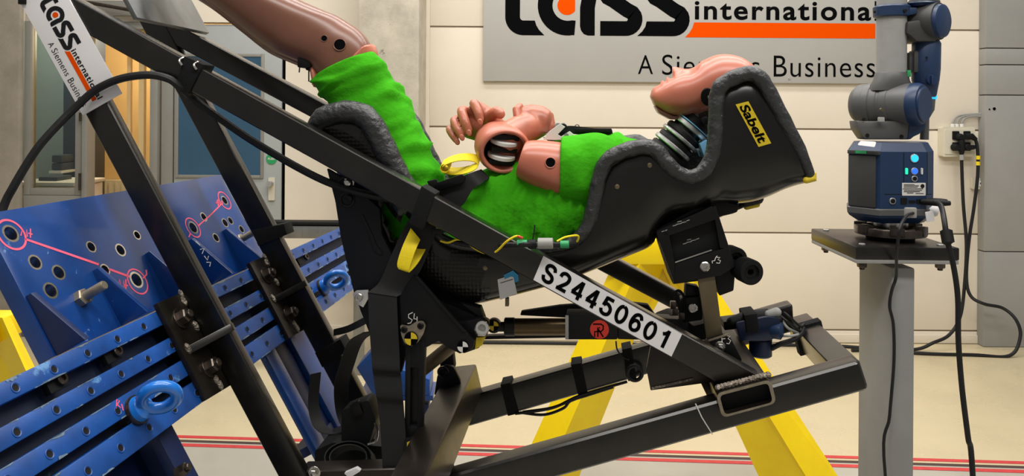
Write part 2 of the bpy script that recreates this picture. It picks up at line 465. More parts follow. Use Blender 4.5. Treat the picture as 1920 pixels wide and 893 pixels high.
# concrete pillars and the grey pier on the right
bm = NB(); abox(bm, wx(670, 5.0), wx(785, 5.0), 5.0, YW - .002, 0, 4.0, .012); struct('trim_5', bm, CONC)
bm = NB(); abox(bm, wx(-160, 5.36), wx(36, 5.36), 5.36, YW - .002, 0, 4.0, .012); struct('trim_6', bm, CONCD)
bm = NB()
zz = [0, wz(466, 5.33), wz(172, 5.33), wz(115, 5.33), wz(84, 5.33), 4.0]
for z0, z1 in zip(zz, zz[1:]): abox(bm, wx(1847, 5.33), wx(2150, 5.33), 5.33, YW - .002, z0 + .003, z1 - .003, .005)
struct('wall_right', bm, GREYP)
# a far room behind the openings
bm = NB()
abox(bm, -7, -1.2, YW + 2.0, YW + 2.1, 0, 2.6)
abox(bm, -7, -1.2, YW + .12, YW + 2.0, 2.6, 2.7)
abox(bm, -1.3, -1.2, YW + .12, YW + 2.0, 0, 2.6)
struct('wall_far_room', bm, WARM, 0)
bm = NB(); abox(bm, -7, wx(154, YW + 1.2), YW + 1.2, YW + 1.25, 0, 2.6); struct('wall_partition', bm, ROOMG, 0)
pl = bpy.data.lights.new('far_room_lamp', 'POINT'); pl.energy = 38; pl.color = (1, 0.82, 0.55); pl.shadow_soft_size = .2
plo = bpy.data.objects.new('far_room_lamp', pl); C.objects.link(plo); plo.location = (wx(250, YW + 1.1), YW + 1.1, 2.3)
pl = bpy.data.lights.new('far_room_lamp', 'POINT'); pl.energy = 9; pl.color = (.85, 1, 1); pl.shadow_soft_size = .2
plo = bpy.data.objects.new('far_room_lamp', pl); C.objects.link(plo); plo.location = (wx(70, YW + .7), YW + .6, 2.2)

# window_1 : aluminium frame and pane, standing left of the open doorway
def frame(bm, x0, x1, z0, z1, y0, y1, t):
    abox(bm, x0, x0 + t, y0, y1, z0, z1, .004); abox(bm, x1 - t, x1, y0, y1, z0, z1, .004)
    abox(bm, x0 + t, x1 - t, y0, y1, z1 - t, z1, .004); abox(bm, x0 + t, x1 - t, y0, y1, z0, z0 + t, .004)
bm = NB(); frame(bm, wx(45), wx(153), wz(372), wz(24), YW + .0, YW + .07, .045)
abox(bm, wx(45), wx(153), YW, YW + .07, 0.01, wz(372) - .002, .004)
w1 = struct('window_1', bm, FRAMEG)
bm = NB(); abox(bm, wx(45) + .05, wx(153) - .05, YW + .03, YW + .036, wz(372) + .05, wz(24) - .05); obj('pane', bm, CGLASS, w1, 0)
# doorway frame and hinges
bm = NB(); abox(bm, wx(156), wx(166), YW - .02, YW + .09, 0.01, wz(47), .004)
abox(bm, wx(282), wx(296), YW - .01, YW + .09, 0.01, wz(47), .004); abox(bm, wx(300), wx(322), YW + .02, YW + .09, 0.01, wz(47), .004)
abox(bm, wx(156), wx(322), YW - .02, YW + .09, wz(60), wz(47), .004)
d2 = struct('door_2', bm, FRAMEG)
for py in (338, 354, 225):
    bm = NB(); lathe(bm, (wx(155), YW - .03, wz(py)), Z, [(-.03, .009), (.03, .009)], 12); obj('hinge', bm, BOLT, d2)
bm = NB(); abox(bm, wx(262, YW + .17), wx(272, YW + .17), YW + .15, YW + .19, .01, 2.55, .004); abox(bm, wx(240, YW + .32), wx(247, YW + .32), YW + .3, YW + .33, .01, 2.55, .004)
struct('trim_7', bm, WARM)
# door_1
bm = NB(); abox(bm, wx(325), wx(527), YW + .015, YW + .07, .01, wz(49), .004)
d1 = struct('door_1', bm, DOORG)
bm = NB(); abox(bm, wx(527.5), wx(534), YW + .03, YW + .08, .01, wz(49)); struct('trim_8', bm, BLACKP, 0)
bm = NB(); frame(bm, wx(328), wx(494), wz(338), wz(104), YW + .002, YW + .016, .022); obj('window_frame', bm, FRAMEG, d1)
bm = NB(); abox(bm, wx(333), wx(489), YW + .008, YW + .014, wz(334), wz(108)); obj('pane', bm, BGLASS, d1, 0)
bm = NB(); prism(bm, rrect([P(503, 333, YW), P(515, 333, YW), P(515, 376, YW), P(503, 376, YW)], .008), Y * .013)
hp = obj('handle_plate', bm, OFFW, d1)
bm = NB(); lathe(bm, P(509, 344, YW), -Y, [(-.01, .018), (.02, .018), (.035, .014), (.045, .02), (.055, .018)], 20); obj('knob', bm, ALU, d1)
pb = NB(); lathe(pb, P(509, 298, YW + .012), -Y, [(-.003, .038), (.002, .038)], 28); ps = obj('push_sign', pb, PUSHG, d1)
pb = NB(); c0 = P(509, 298, YW + .009)
text(pb, 'PUSH', -.025, -.008, .025, .008, lambda x, y: c0 + X * x + Z * y, .02); obj('lettering', pb, WHITE, d1, 0)
# fittings above the doorway
bm = NB(); tube(bm, [P(150, 2, YW - .12), P(240, 18, YW - .12), P(262, 24, YW - .12)], .013, 10)
tag(obj('pipe', bm, BOLT), 'dark thin pipe running above the lit doorway', 'pipe')
bm = NB(); abox(bm, wx(165), wx(330), YW - .06, YW - .003, wz(36), wz(8), .004); struct('trim_9', bm, FRAMEG)
# in the far room
t = thing('radiator', 'ivory panel radiator low in the lit room behind the doorway', 'radiator', (wx(215, YW + 1.9), YW + 1.9, .25))
bm = NB(); abox(bm, wx(150, YW + 1.9), wx(300, YW + 1.9), YW + 1.86, YW + 1.995, .25, wz(343, YW + 1.9), .006); obj('panel', bm, OFFW, t)
for k in range(12):
    bm = NB(); x_ = wx(156 + k * 12, YW + 1.85); abox(bm, x_, x_ + .02, YW + 1.845, YW + 1.862, .3, wz(348, YW + 1.85), .004); obj('rib', bm, OFFW, t)
bm = NB(); abox(bm, wx(118, YW + .8), wx(150, YW + .8), YW + .8, YW + 1.19, .005, wz(50, YW + .8), .01)
cb = thing('cabinet', 'tall blue-grey cabinet behind the window pane', 'cabinet', (wx(130, YW + 1.), YW + 1., .005)); obj('body', bm, BLUEGR, cb)
bm = NB(); abox(bm, wx(121, YW + .79), wx(147, YW + .79), YW + .78, YW + .798, .1, wz(54, YW + .79), .004); obj('door', bm, BLUEGR, cb)
bm = NB(); abox(bm, wx(30, YW + .3), wx(146, YW + .3), YW + .25, YW + .7, wz(347, YW + .3) - .03, wz(347, YW + .3), .01)
ct = thing('counter', 'pale counter seen through the window pane', 'counter', (wx(90, YW + .5), YW + .5, 0.0)); obj('worktop', bm, WHITE, ct)
bm = NB(); abox(bm, wx(33, YW + .3), wx(143, YW + .3), YW + .27, YW + .68, 0.0, wz(347, YW + .3) - .032, .01); obj('body', bm, WHITE, ct)
for i, (a0, a1, b0, b1, m_, lb, nm) in enumerate(((97, 116, 326, 312, BLUEGR, 'lower slate box on the wall shelf behind the pane', 'storage_box'), (97, 116, 311, 297, BLUEGR, 'upper slate box stacked behind the pane', 'storage_box'),
                                ((72), 108, 346.5, 338, BLUEGR, 'flat slate tray on the counter behind the pane', 'tray'))):
    bm = NB(); yy = YW + (.6 if i < 2 else .35)
    abox(bm, wx(a0, yy), wx(a1, yy), yy, yy + .2, wz(b0, yy), wz(b1, yy), .012); 
    o = obj(nm, bm, m_); tag(o, lb, 'box' if i < 2 else 'tray')
bm = NB(); abox(bm, wx(95, YW + .6), wx(118, YW + .6), YW + .58, YW + 1.198, wz(331, YW + .6), wz(326.2, YW + .6), .003)
tag(obj('wall_shelf', bm, WHITE), 'small white shelf under the slate boxes behind the pane', 'shelf')
# guard rail standing before the back wall
t = thing('guard_rail', 'grey steel guard rail between barrier and door', 'rail', (wx(600, 4.7), 4.7, 0))
bm = NB(); abox(bm, wx(380, 4.7), wx(690, 4.7), 4.66, 4.74, wz(449, 4.7), wz(424, 4.7), .02); obj('rail', bm, STEELG, t)
bm = NB(); abox(bm, wx(380, 4.7), wx(690, 4.7), 4.65, 4.75, wz(423, 4.7), wz(417, 4.7), .006); obj('cap', bm, BLACKM, t)
for px in (400, 676):
    bm = NB(); abox(bm, wx(px, 4.7) - .03, wx(px, 4.7) + .03, 4.67, 4.73, 0, wz(445, 4.7), .006); obj('post', bm, STEELG, t)

# ------------------------------------------------------------------ wall sign
so = P(1275, 80, YW - .03); k = YW / F
def sfn(x, y): return so + X * (x - 1275) * k - Z * (y - 80) * k + Y * sfn.y
sfn.y = 0
t = thing('wall_sign', 'large grey company sign with black and orange lettering on the cream wall', 'sign', sfn(1275, 152))
bm = NB(); prism(bm, [sfn(908, 154), sfn(1652, 154), sfn(1652, -100), sfn(908, -100)], Y * .027, .002); brd = obj('board', bm, SIGNG, t)
sfn.y = -.0012
logo(sfn, BLACKP, ORANGE, BLACKP, brd)
bm = NB(); disc(bm, sfn(1479, 145), -Y, .008, .006); obj('screw', bm, ALU, t)

# ------------------------------------------------------------------ sockets and wiring on the wall
t = thing('socket_box', 'ivory box of four black sockets on wall beside the pier', 'socket box', P(1797, 295, YW - .001))
def wbox(bm, x0, y0, x1, y1, d0, d1, r=.006): return prism(bm, rrect([P(x0, y1, d0), P(x1, y1, d0), P(x1, y0, d0), P(x0, y0, d0)], r), Y * (d1 - d0))
bm = NB(); wbox(bm, 1767, 238, 1828, 294, YW - .06, YW - .001, .012); obj('housing', bm, OFFW, t)
bm = NB(); wbox(bm, 1772, 243, 1823, 289, YW - .066, YW - .06, .008); obj('cover', bm, OFFW, t)
for x_, y_ in ((1793, 254), (1814, 254), (1793, 275), (1814, 275)):
    bm = NB(); wbox(bm, x_ - 6, y_ - 8, x_ + 6, y_ + 8, YW - .078, YW - .066, .006); obj('socket', bm, BLACKM, t)
for x_, y_, lb in ((1803, 257, 'black plug in the upper left socket with hanging body'), (1795, 276, 'black plug in the lower left socket'), (1815, 276, 'black plug in the lower right socket')):
    bm = NB(); c0 = P(x_ - 6, y_, YW - .078); lathe(bm, c0, -Y, [(0, .026), (.03, .024), (.042, .016)], 18)
    prism(bm, rrect([c0 + Z * .016 + X * .01 - Y * .02, c0 + Z * .016 + X * .05 - Y * .02, c0 - Z * .012 + X * .05 - Y * .02, c0 - Z * .02 + X * .01 - Y * .02], .006), -Y * .02)
    tag(obj('plug', bm, BLACKM), lb, 'plug')
for i, (x_, yk) in enumerate(((1786, 222), (1794, 217), (1803, 221))):
    bm = NB(); d_ = YW - .03
    tube(bm, catmull([P(x_, 239, d_), P(x_ + 1, 229, d_), P(x_ + 8, 219 + i, d_), P(x_ + 24, 215 + i * 1.5, d_), P(1846, 213 + i * 3, d_)], 6), .007, 10)
    tag(obj('conduit', bm, GREYP), ['leftmost grey conduit bending up from the socket box', 'middle grey conduit bending from the socket box to the pier', 'rightmost short grey conduit bending from the socket box'][i], 'conduit', 'conduits above the socket box')
    bm = NB(); lathe(bm, P(x_, 239, d_), Z, [(-.002, .014), (.02, .014), (.024, .01)], 14)
    tag(obj('cable_gland', bm, WHITE), ['pale gland on the box under the leftmost conduit', 'pale gland on the box under the middle conduit', 'pale gland on the box under the rightmost conduit'][i], 'gland', 'glands on the socket box')
t = thing('wall_socket', 'small ivory wall socket right of the hanging cables', 'socket', P(1834, 356, YW - .001))
bm = NB(); wbox(bm, 1823, 334, 1845, 355, YW - .03, YW - .001, .01); obj('plate', bm, OFFW, t)
bm = NB(); wbox(bm, 1835, 339, 1843, 350, YW - .036, YW - .03, .004); obj('cover', bm, WHITE, t)
bm = NB(); disc(bm, P(1839, 344, YW - .036), -Y, .006, .002); obj('hole', bm, BLACKM, t)
bm = NB(); disc(bm, P(1864, 204, 5.33), -Y, .01, .004); disc(bm, P(1855, 205, 5.33), -Y, .005, .004)
tag(obj('hole_plug', bm, BLACKP), 'small black hole plug on the grey pier', 'hole plug')

def cable(name, pts, r, m, label, cat='cable', n=7):
    bm = NB(); tube(bm, catmull(pts, n), r, 10); return tag(obj(name, bm, m), label, cat)
d_ = YW - .1
t = thing('power_cable', 'black power cable hanging straight down from the socket box to the floor', 'cable', P(1720, 646, d_))
bm = NB(); tube(bm, catmull([P(1803, 262, d_), P(1803, 300, d_), P(1806, 380, d_), P(1812, 460, d_ - .02), P(1808, 540, d_ - .03), P(1800, 595, d_ - .05), P(1780, 628, d_ - .07), P(1750, 643, d_ - .1), Vector((wx(1716, 5.2), 5.22, .012)), Vector((wx(1600, 5.2), 5.2, .012))], 7), .011, 10)
obj('cord', bm, RUBBER, t)
bm = NB(); tube(bm, [P(1803, 262, d_), P(1803, 280, d_), P(1803, 290, d_)], [.02, .022, .013], 14); obj('plug', bm, BLACKM, t)
bm = NB(); tube(bm, [P(1803, 290, d_), P(1803.5, 300, d_)], .016, 12); obj('tape', bm, GREYP, t)
t = thing('power_cable', 'black cable with yellow tape looping in front of the grey pier', 'cable', P(1890, 650, 5.1))
bm = NB(); tube(bm, catmull([P(1816, 257, d_), P(1828, 260, d_), P(1833, 285, d_), P(1833, 330, d_), P(1826, 390, d_), P(1817, 450, d_), P(1812, 520, d_ - .03), P(1820, 555, d_ - .06), P(1845, 570, d_ - .1), P(1880, 578, 5.2), P(1905, 600, 5.15), P(1913, 632, 5.12), Vector((wx(1896, 5.1), 5.1, .014)), Vector((wx(1830, 5.1), 5.12, .012)), Vector((wx(1720, 5.15), 5.15, .012)), Vector((wx(1560, 5.3), 5.3, .012)), Vector((wx(1300, 5.3), 5.3, .012)), Vector((wx(900, 5.3), 5.32, .012)), Vector((wx(600, 5.3), 5.3, .012))], 7), .011, 10)
obj('cord', bm, RUBBER, t)
bm = NB(); tube(bm, [P(1810, 256, d_), P(1822, 256, d_), P(1830, 262, d_)], [.02, .022, .014], 14); obj('plug', bm, BLACKM, t)
bm = NB(); tube(bm, [P(1834, 292, d_), P(1834, 299, d_)], .014, 12); tube(bm, [P(1833.5, 303, d_), P(1833.5, 310, d_)], .014, 12); obj('yellow_tape', bm, YPRINT, t)

# ------------------------------------------------------------------ yellow trestles behind the sled
def diamond(bm, e, d, deep=.09):
    """square post turned on edge: e = ((left,mid,right) px at its top, y), the same at its foot"""
    (a, ya), (b, yb) = e
    def ring(t, y):
        l, m, r = t; return [P(l, y, d), P(m, y, d - deep), P(r, y, d), P(l + r - m, y, d + deep * .8)]
    return loft(bm, [ring(a, ya), ring(b, yb)])
DT_ = 3.15
def foot(a, ya, b, yb, d):
    """carry the post's edges on down to the floor"""
    yf = HZ + 1.6 * F / d; k_ = (yf - ya) / (yb - ya)
    return tuple(p + (q - p) * k_ for p, q in zip(a, b)), yf
t = thing('trestle', 'yellow steel A-frame trestle standing behind the sled under the seat', 'trestle', P(1250, HZ + 1.6 * F / DT_, DT_))
bm = NB(); fa, fy = foot((1156, 1206, 1252), 480, (1003, 1058, 1116), 819, DT_); diamond(bm, (((1156, 1206, 1252), 480), (fa, fy)), DT_)
obj('leg', bm, YELL, t, 20)
bm = NB(); fa, fy = foot((1240, 1262, 1304), 480, (1384, 1458, 1514), 805, DT_); diamond(bm, (((1232, 1258, 1304), 480), (fa, fy)), DT_)
obj('leg', bm, YELL, t, 20)
bm = NB(); prism(bm, [P(1170, 490, DT_ + .02), P(1290, 490, DT_ + .02), P(1312, 570, DT_ + .02), P(1290, 592, DT_ + .02), P(1272, 566, DT_ + .02), P(1254, 556, DT_ + .02), P(1236, 563, DT_ + .02), P(1215, 600, DT_ + .02), P(1150, 600, DT_ + .02)], Y * .012)
obj('gusset', bm, YELL, t)
bm = NB(); box(bm, P(1228, 466, DT_), X * .22, Y * .09, Z * .05, .008); obj('head_block', bm, YELL, t)
t = thing('trestle', 'yellow trestle leg standing left behind the blue barrier', 'trestle', P(60, HZ + 1.6 * F / 3.0, 3.0))
a0, a1 = ((-40, 4, 20), 596), ((-12, 46, 66), 690)
fa, fy = foot(a0[0], a0[1], a1[0], a1[1], 3.0)
bm = NB(); diamond(bm, (((-40, 4, 20), 596), (fa, fy)), 3.0); obj('leg', bm, YELL, t, 20)
bm = NB(); diamond(bm, (((-70, -40, -20), 620), foot((-70, -40, -20), 620, (-30, -2, 14), 690, 3.1)), 3.1); obj('leg', bm, YELL, t, 20)
bm = NB(); box(bm, P(-38, 612, 3.0), X * .12, Y * .08, Z * .045, .008); obj('head_block', bm, YELL, t)

# ------------------------------------------------------------------ pedestal and measuring arm
YP = 2.05
yb = HZ + 1.6 * F / YP
t = thing('pedestal', 'grey steel post with polished black top plate at the right', 'pedestal', P(1665, yb, YP))
bm = NB(); c0 = P(1665, 500, YP)
pw = .072
yfr = YP - .085; xl_, xr_ = P(1672, 500, yfr).x, P(1716, 500, yfr).x; c0.x = (xl_ + xr_) / 2
abox(bm, xl_, xr_, yfr, yfr + .185, .015, 1.6 - (490 - HZ) / F * YP + .006, .006); obj('post', bm, POSTG, t)
bm = NB(); abox(bm, c0.x - .16, c0.x + .16, YP - .16, YP + .16, 0, .015, .003); obj('foot_plate', bm, POSTG, t)
pa = R(1.3)
px_, py_ = Vector((math.cos(pa), -math.sin(pa), 0)), Vector((math.sin(pa), math.cos(pa), 0))
fl, fr = P(1605, 463, YP - .11), P(1797, 465, YP - .11)
zt = fl.z; wd = (fr - fl).length; zb = zt - (487 - 463) / F * (YP - .11)
cc = fl + px_ * wd / 2 + py_ * .155; cc.z = (zt + zb) / 2
bm = NB(); box(bm, cc, px_ * wd / 2, py_ * .155, Z * (zt - zb) / 2, .004); obj('top_plate', bm, GRANITE, t)
c2 = cc.copy(); c2.z = zb - .005
bm = NB(); box(bm, c2, px_ * (wd / 2 - .001), py_ * .154, Z * .005, .002); obj('mount_plate', bm, GREYP, t)
for sx in (-1, 1):
    for sy in (-1, 1):
        bm = NB(); hexbolt(bm, c2 + px_ * sx * (wd / 2 - .03) + py_ * sy * .12 - Z * .005, -Z, .012, .016); obj('bolt', bm, BOLT, t)
        bm = NB(); screw(bm, cc + px_ * sx * (wd / 2 - .03) + py_ * sy * .12 + Z * (zt - zb) / 2, Z, .008, .003); obj('screw', bm, ALU, t)

YA = YP + .03
pxm = YA / F                              # metres per photo pixel at the arm
def A(px, py, dy=0.0): return P(px, py, YA + dy)
t = thing('measuring_arm', 'grey and navy jointed measuring arm standing on the pedestal plate', 'measuring arm', (A(1668, 448).x, YA, zt))
xa = 1669
def zof(py): return A(xa, py).z
ctr = A(xa, 440); ctr.z = 0
bm = NB(); lathe(bm, ctr, Z, [(zt, .06), (zt + .006, .062), (zt + .007, .05), (zt + .012, .05)], 40); obj('flange', bm, BLACKM, t)
bm = NB(); lathe(bm, ctr, Z, [(zt + .011, .080), (zt + .012, .089), (zof(426), .089), (zof(424), .087), (zof(424), .068), (zof(434), .06)], 48); obj('mount_ring', bm, BOLT, t)
bm = NB(); lathe(bm, ctr, Z, [(zt + .01, .045), (zof(410), .045)], 32); obj('base_neck', bm, CHROME, t)
for k in range(6):
    bm = NB(); an = k * 60 + 15; box(bm, ctr + Vector((math.cos(R(an)) * .078, math.sin(R(an)) * .078, (zof(428)))), Vector((math.cos(R(an)), math.sin(R(an)), 0)) * .012, Vector((-math.sin(R(an)), math.cos(R(an)), 0)) * .018, Z * .012, .003); obj('clamp_lug', bm, BOLT, t)
# housing plan: navy front to the right, dark cheek to the left
def plan(py, grow=0.0, cut=0.0):
    z = zof(py); c = A(xa, py); c.z = z
    pts = [(1591, .06), (1592, -.015), (1651, -.085), (1738, -.078), (1751, -.05), (1745, .05), (1710, .1), (1610, .1)]
    w0 = [((x - 960) / F * (YA + y) - c.x, y) for x, y in pts]
    mx_ = sum(p[0] for p in w0) / 8; my_ = .01
    return [c + X * (mx_ + (x - mx_) * (1 + grow)) + Y * (my_ + (y - my_) * (1 + grow)) for x, y in w0]
bm = NB(); loft(bm, [plan(386), plan(282), plan(266, -.13)]); bh = obj('base_housing', bm, ARMB, t, 20)
bm = NB(); loft(bm, [plan(413, -.22), plan(402, -.02), plan(397, .02)]); obj('base_foot', bm, ARMB, t, 20)
bm = NB(); loft(bm, [plan(397, .025), plan(387, .03), plan(385, .0)]); obj('base_band', bm, ARMG, t, 20)
def cheek(y0, y1, off, a=.04, b=.94):
    pa_, pb_ = plan(y0), plan(y1)
    def q(pl, k): return pl[1] + (pl[2] - pl[1]) * k
    nn = (pa_[2] - pa_[1]).cross(Z).normalized()
    if nn.y > 0: nn = -nn
    return [q(pa_, a) + nn * off, q(pa_, b) + nn * off, q(pb_, b) + nn * off, q(pb_, a) + nn * off], -nn * (off + .004)
bm = NB(); p_, e_ = cheek(384, 290, .004, .03, .88); prism(bm, p_, e_, .003); obj('cheek_panel', bm, ARMD, t)
bm = NB(); p_, e_ = cheek(288, 281, .008, .0, 1.0); prism(bm, p_, e_, .002); obj('cheek_rim', bm, ARMD, t)
# front face of the housing: from plan point 2 to 3
def ff(px, py, off=.002):
    a_, b2 = plan(350)[2], plan(350)[3]
    n_ = (b2 - a_).cross(Z).normalized(); n_ = -n_ if n_.y > 0 else n_
    r = ray(px, py); k_ = (a_ - CAM).dot(n_) / r.dot(n_); return CAM + r * k_ + n_ * off, n_
def fdisc(px, py, rp, h, m, nm, bev=0):
    bm = NB(); c, n_ = ff(px, py, 0); disc(bm, c, n_, rp * pxm * .92, h, 28); return obj(nm, bm, m, bh)
fdisc(1714, 297, 8.5, .003, ALU, 'button_ring'); fdisc(1714, 297, 7, .005, CYAN, 'power_button')
fdisc(1714, 321, 7, .003, ALU, 'button_ring'); fdisc(1714, 321, 5.5, .005, BLED, 'round_button')
fdisc(1714, 335, 6, .003, ALU, 'button_ring'); fdisc(1714, 335, 4, .005, BLACKM, 'round_button')
fdisc(1673, 377, 6.5, .003, ALU, 'port_ring'); fdisc(1673, 377, 4.5, .005, BLACKM, 'round_port')
def fq(x0, y0, x1, y1, h, m, nm, r=.002):
    bm = NB(); p4 = [ff(x, y, 0)[0] for x, y in ((x0, y1), (x1, y1), (x1, y0), (x0, y0))]; n_ = ff(x0, y0)[1]
    prism(bm, rrect(p4, r), n_ * h); return obj(nm, bm, m, bh)
fq(1697, 315, 1701, 327, .004, GLED, 'status_light', .004); fq(1726, 315, 1729, 327, .004, WHITE, 'status_light', .004)
fq(1691, 343, 1735, 367, .0015, WHITE, 'rating_plate')
bm = NB()
for yy, x0, x1 in ((346, 1694, 1714), (348.5, 1694, 1722), (351, 1694, 1720), (354, 1692, 1730), (357, 1694, 1728), (359.5, 1694, 1724), (362, 1700, 1712), (363, 1716, 1731)):
    p4 = [ff(x, y, .002)[0] for x, y in ((x0, yy + .6), (x1, yy + .6), (x1, yy - .6), (x0, yy - .6))]; bm.faces.new([bm.verts.new(p) for p in p4])
obj('plate_print', bm, DKPRINT, bh, 0)
fdisc(1729, 349, 4, .0022, DKPRINT, 'plate_mark')
fq(1689, 371, 1700, 383, .002, BLACKM, 'network_port'); fq(1704, 376, 1716, 381, .002, BLACKM, 'usb_port'); fq(1718, 374, 1730, 382, .002, BLACKM, 'usb_port')
fq(1658, 364, 1747, 365, .0006, BLACKM, 'seam_line', .0002)
fq(1694, 286, 1695, 364, .0006, BLACKM, 'seam_line', .0002); fq(1738, 286, 1739, 364, .0006, BLACKM, 'seam_line', .0002)
bm = NB(); prism(bm, rrect([A(1608, 272, -.068), A(1640, 276, -.098), A(1643, 267, -.098), A(1614, 265, -.068)], .003), Z * .0015 + Y * .001); obj('lid_label', bm, PAPER, t)
bm = NB(); p_, e_ = cheek(286.5, 281.5, .0095, .28, .62); prism(bm, p_, e_ * .2); obj('green_label', bm, GRNT, t)
# shoulder joint: a drum lying across, its right end turned to the camera
ax = Vector((math.cos(R(50)), -math.sin(R(50)), 0)); hub = A(1671, 196)
L0 = 68 * pxm
bm = NB(); lathe(bm, hub, ax, [(-L0 * 1.02, .030), (-L0 * 1.0, .044), (-L0 * .86, .055), (-L0 * .80, .0565), (L0 * .58, .0565)], 48); obj('joint_drum', bm, ARMG, t)
for q in (-.62, -.4, -.12):
    bm = NB(); lathe(bm, hub, ax, [(L0 * q, .057), (L0 * q + .0012, .0580), (L0 * q + .018, .0580), (L0 * q + .0192, .057)], 48); obj('joint_ring', bm, ARMG, t)
bm = NB(); lathe(bm, hub, ax, [(L0 * .58, .0572), (L0 * .72, .0572), (L0 * .84, .052), (L0 * .85, .046)], 48); obj('end_collar', bm, ARMB, t)
bm = NB(); lathe(bm, hub, ax, [(L0 * .83, .046), (L0 * .88, .0455), (L0 * .90, .043)], 48); obj('end_cap', bm, ARMB, t)
def hexa(pts, d0, d1):
    return [A(x, y, d0) for x, y in pts], Y * (d1 - d0)
bm = NB(); p_, e_ = hexa([(1606, 226), (1619, 228), (1725, 226), (1736, 222), (1728, 246), (1708, 262), (1622, 262), (1609, 242)], -.045, .005); prism(bm, p_, e_, .006); obj('joint_cradle', bm, ARMG, t)
bm = NB(); p_, e_ = hexa([(1706, 224), (1737, 220), (1736, 240), (1724, 252), (1702, 262)], -.048, .004); prism(bm, p_, e_, .004); obj('cradle_side', bm, ARMB, t)
for x_, y_ in ((1626, 254), (1690, 256), (1619, 224), (1698, 225)):
    bm = NB(); disc(bm, A(x_, y_, -.045), -Y, .005, .002); obj('screw', bm, BLACKM, t)
bm = NB(); box(bm, A(1652, 224, -.056), X * .008, Y * .004, Z * .006, .002); obj('latch', bm, ALU, t)
bm = NB(); lathe(bm, A(1652, 206, -.055), -Y, [(0, .005), (.006, .004)], 12); obj('stud', bm, OLIVE, t)
# upright tube with its flared shoe and navy collar
tc_ = A(1671, 150)
def el(py, rx, ry): return [Vector((tc_.x, tc_.y, A(1671, py).z)) + X * rx * math.cos(2 * math.pi * k_ / 36) + Y * ry * math.sin(2 * math.pi * k_ / 36) for k_ in range(36)]
bm = NB(); loft(bm, [el(170, .056, .04), el(160, .054, .042), el(152, .046, .044), el(138, .041, .04), el(136, .039, .038)]); obj('tube_shoe', bm, ARMG, t)
bm = NB(); loft(bm, [el(145, .0378, .0378), el(-120, .0378, .0378)]); obj('arm_tube', bm, ARMT, t)
bm = NB(); loft(bm, [el(33, .042, .042), el(31, .046, .046), el(14, .047, .047), el(11, .043, .043)])
p_, e_ = hexa([(1690, 31), (1720, 26), (1720, 14), (1690, 13)], -.035, .03); prism(bm, p_, e_, .004); obj('collar', bm, ARMB, t)
bm = NB(); disc(bm, A(1641, 22, -.012), -X, .004, .004); disc(bm, A(1697, 20, -.046), -Y, .005, .003); obj('screw', bm, BLACKM, t)
# elbow and folded forearm
ec = A(1733, 42); eax = Vector((math.cos(R(54)), -math.sin(R(54)), 0))
bm = NB(); lathe(bm, ec, eax, [(-.062, .03), (-.058, .045), (-.03, .052), (.03, .052), (.04, .05)], 40)
p_, e_ = hexa([(1702, 40), (1772, 30), (1774, 54), (1764, 66), (1756, 78), (1718, 78), (1712, 70), (1700, 62)], -.042, .042); prism(bm, p_, e_, .008); obj('elbow_housing', bm, ARMD, t)
bm = NB(); lathe(bm, ec, eax, [(.038, .046), (.05, .044), (.054, .036)], 40); obj('elbow_cap', bm, ARMB, t)
bm = NB(); loft(bm, [[Vector((A(1732, 0).x, tc_.y + .0, A(1732, y).z)) + X * r_ * math.cos(2 * math.pi * k_ / 28) + Y * r_ * math.sin(2 * math.pi * k_ / 28) for k_ in range(28)] for y, r_ in ((12, .036), (4, .04), (-2, .034), (-130, .034))]); obj('upper_link', bm, ARMG, t)
bm = NB(); lathe(bm, A(1726, 8), Z, [(-.008, .036), (.0, .044), (.004, .04)], 30); obj('elbow_collar', bm, ARMB, t)
def vr(px, py, rx, ry=None): 
    c = A(px, py); ry = ry or rx
    return [c + X * rx * math.cos(2 * math.pi * k_ / 28) + Y * ry * math.sin(2 * math.pi * k_ / 28) for k_ in range(28)]
bm = NB(); loft(bm, [vr(1737, 76, .031), vr(1737, 82, .0355), vr(1736, 130, .0355), vr(1735, 150, .034), vr(1736, 178, .026), vr(1737, 182, .022)]); obj('forearm', bm, ARMB, t)
bm = NB(); box(bm, A(1716, 116, -.002), X * .011, Y * .016, Z * .03, .005); box(bm, A(1706, 117, .01), X * .012, Y * .02, Z * .026, .006); obj('side_grip', bm, ARMD, t)
bm = NB(); lathe(bm, A(1746, 150, -.033), -Y, [(0, .015), (.006, .013)], 24); box(bm, A(1746, 150, -.038), X * .003, Y * .008, Z * .012, .002); obj('forearm_knob', bm, ARMB, t)
bm = NB(); disc(bm, A(1737, 108, -.0355), -Y, .003, .002); obj('screw', bm, BLACKM, t)
bm = NB(); lathe(bm, A(1748, 182), Z, [(-.009, .008), (-.006, .011), (.004, .012)], 20); obj('status_led', bm, CYAN, t)
bm = NB(); loft(bm, [vr(1740, 186, .018), vr(1739, 206, .017), vr(1734, 222, .011), vr(1733, 262, .011)]); obj('probe', bm, ARMG, t)
bm = NB(); box(bm, A(1704, 138, -.03), X * .005, Y * .003, Z * .009, .002); obj('green_label', bm, GRNT, t)
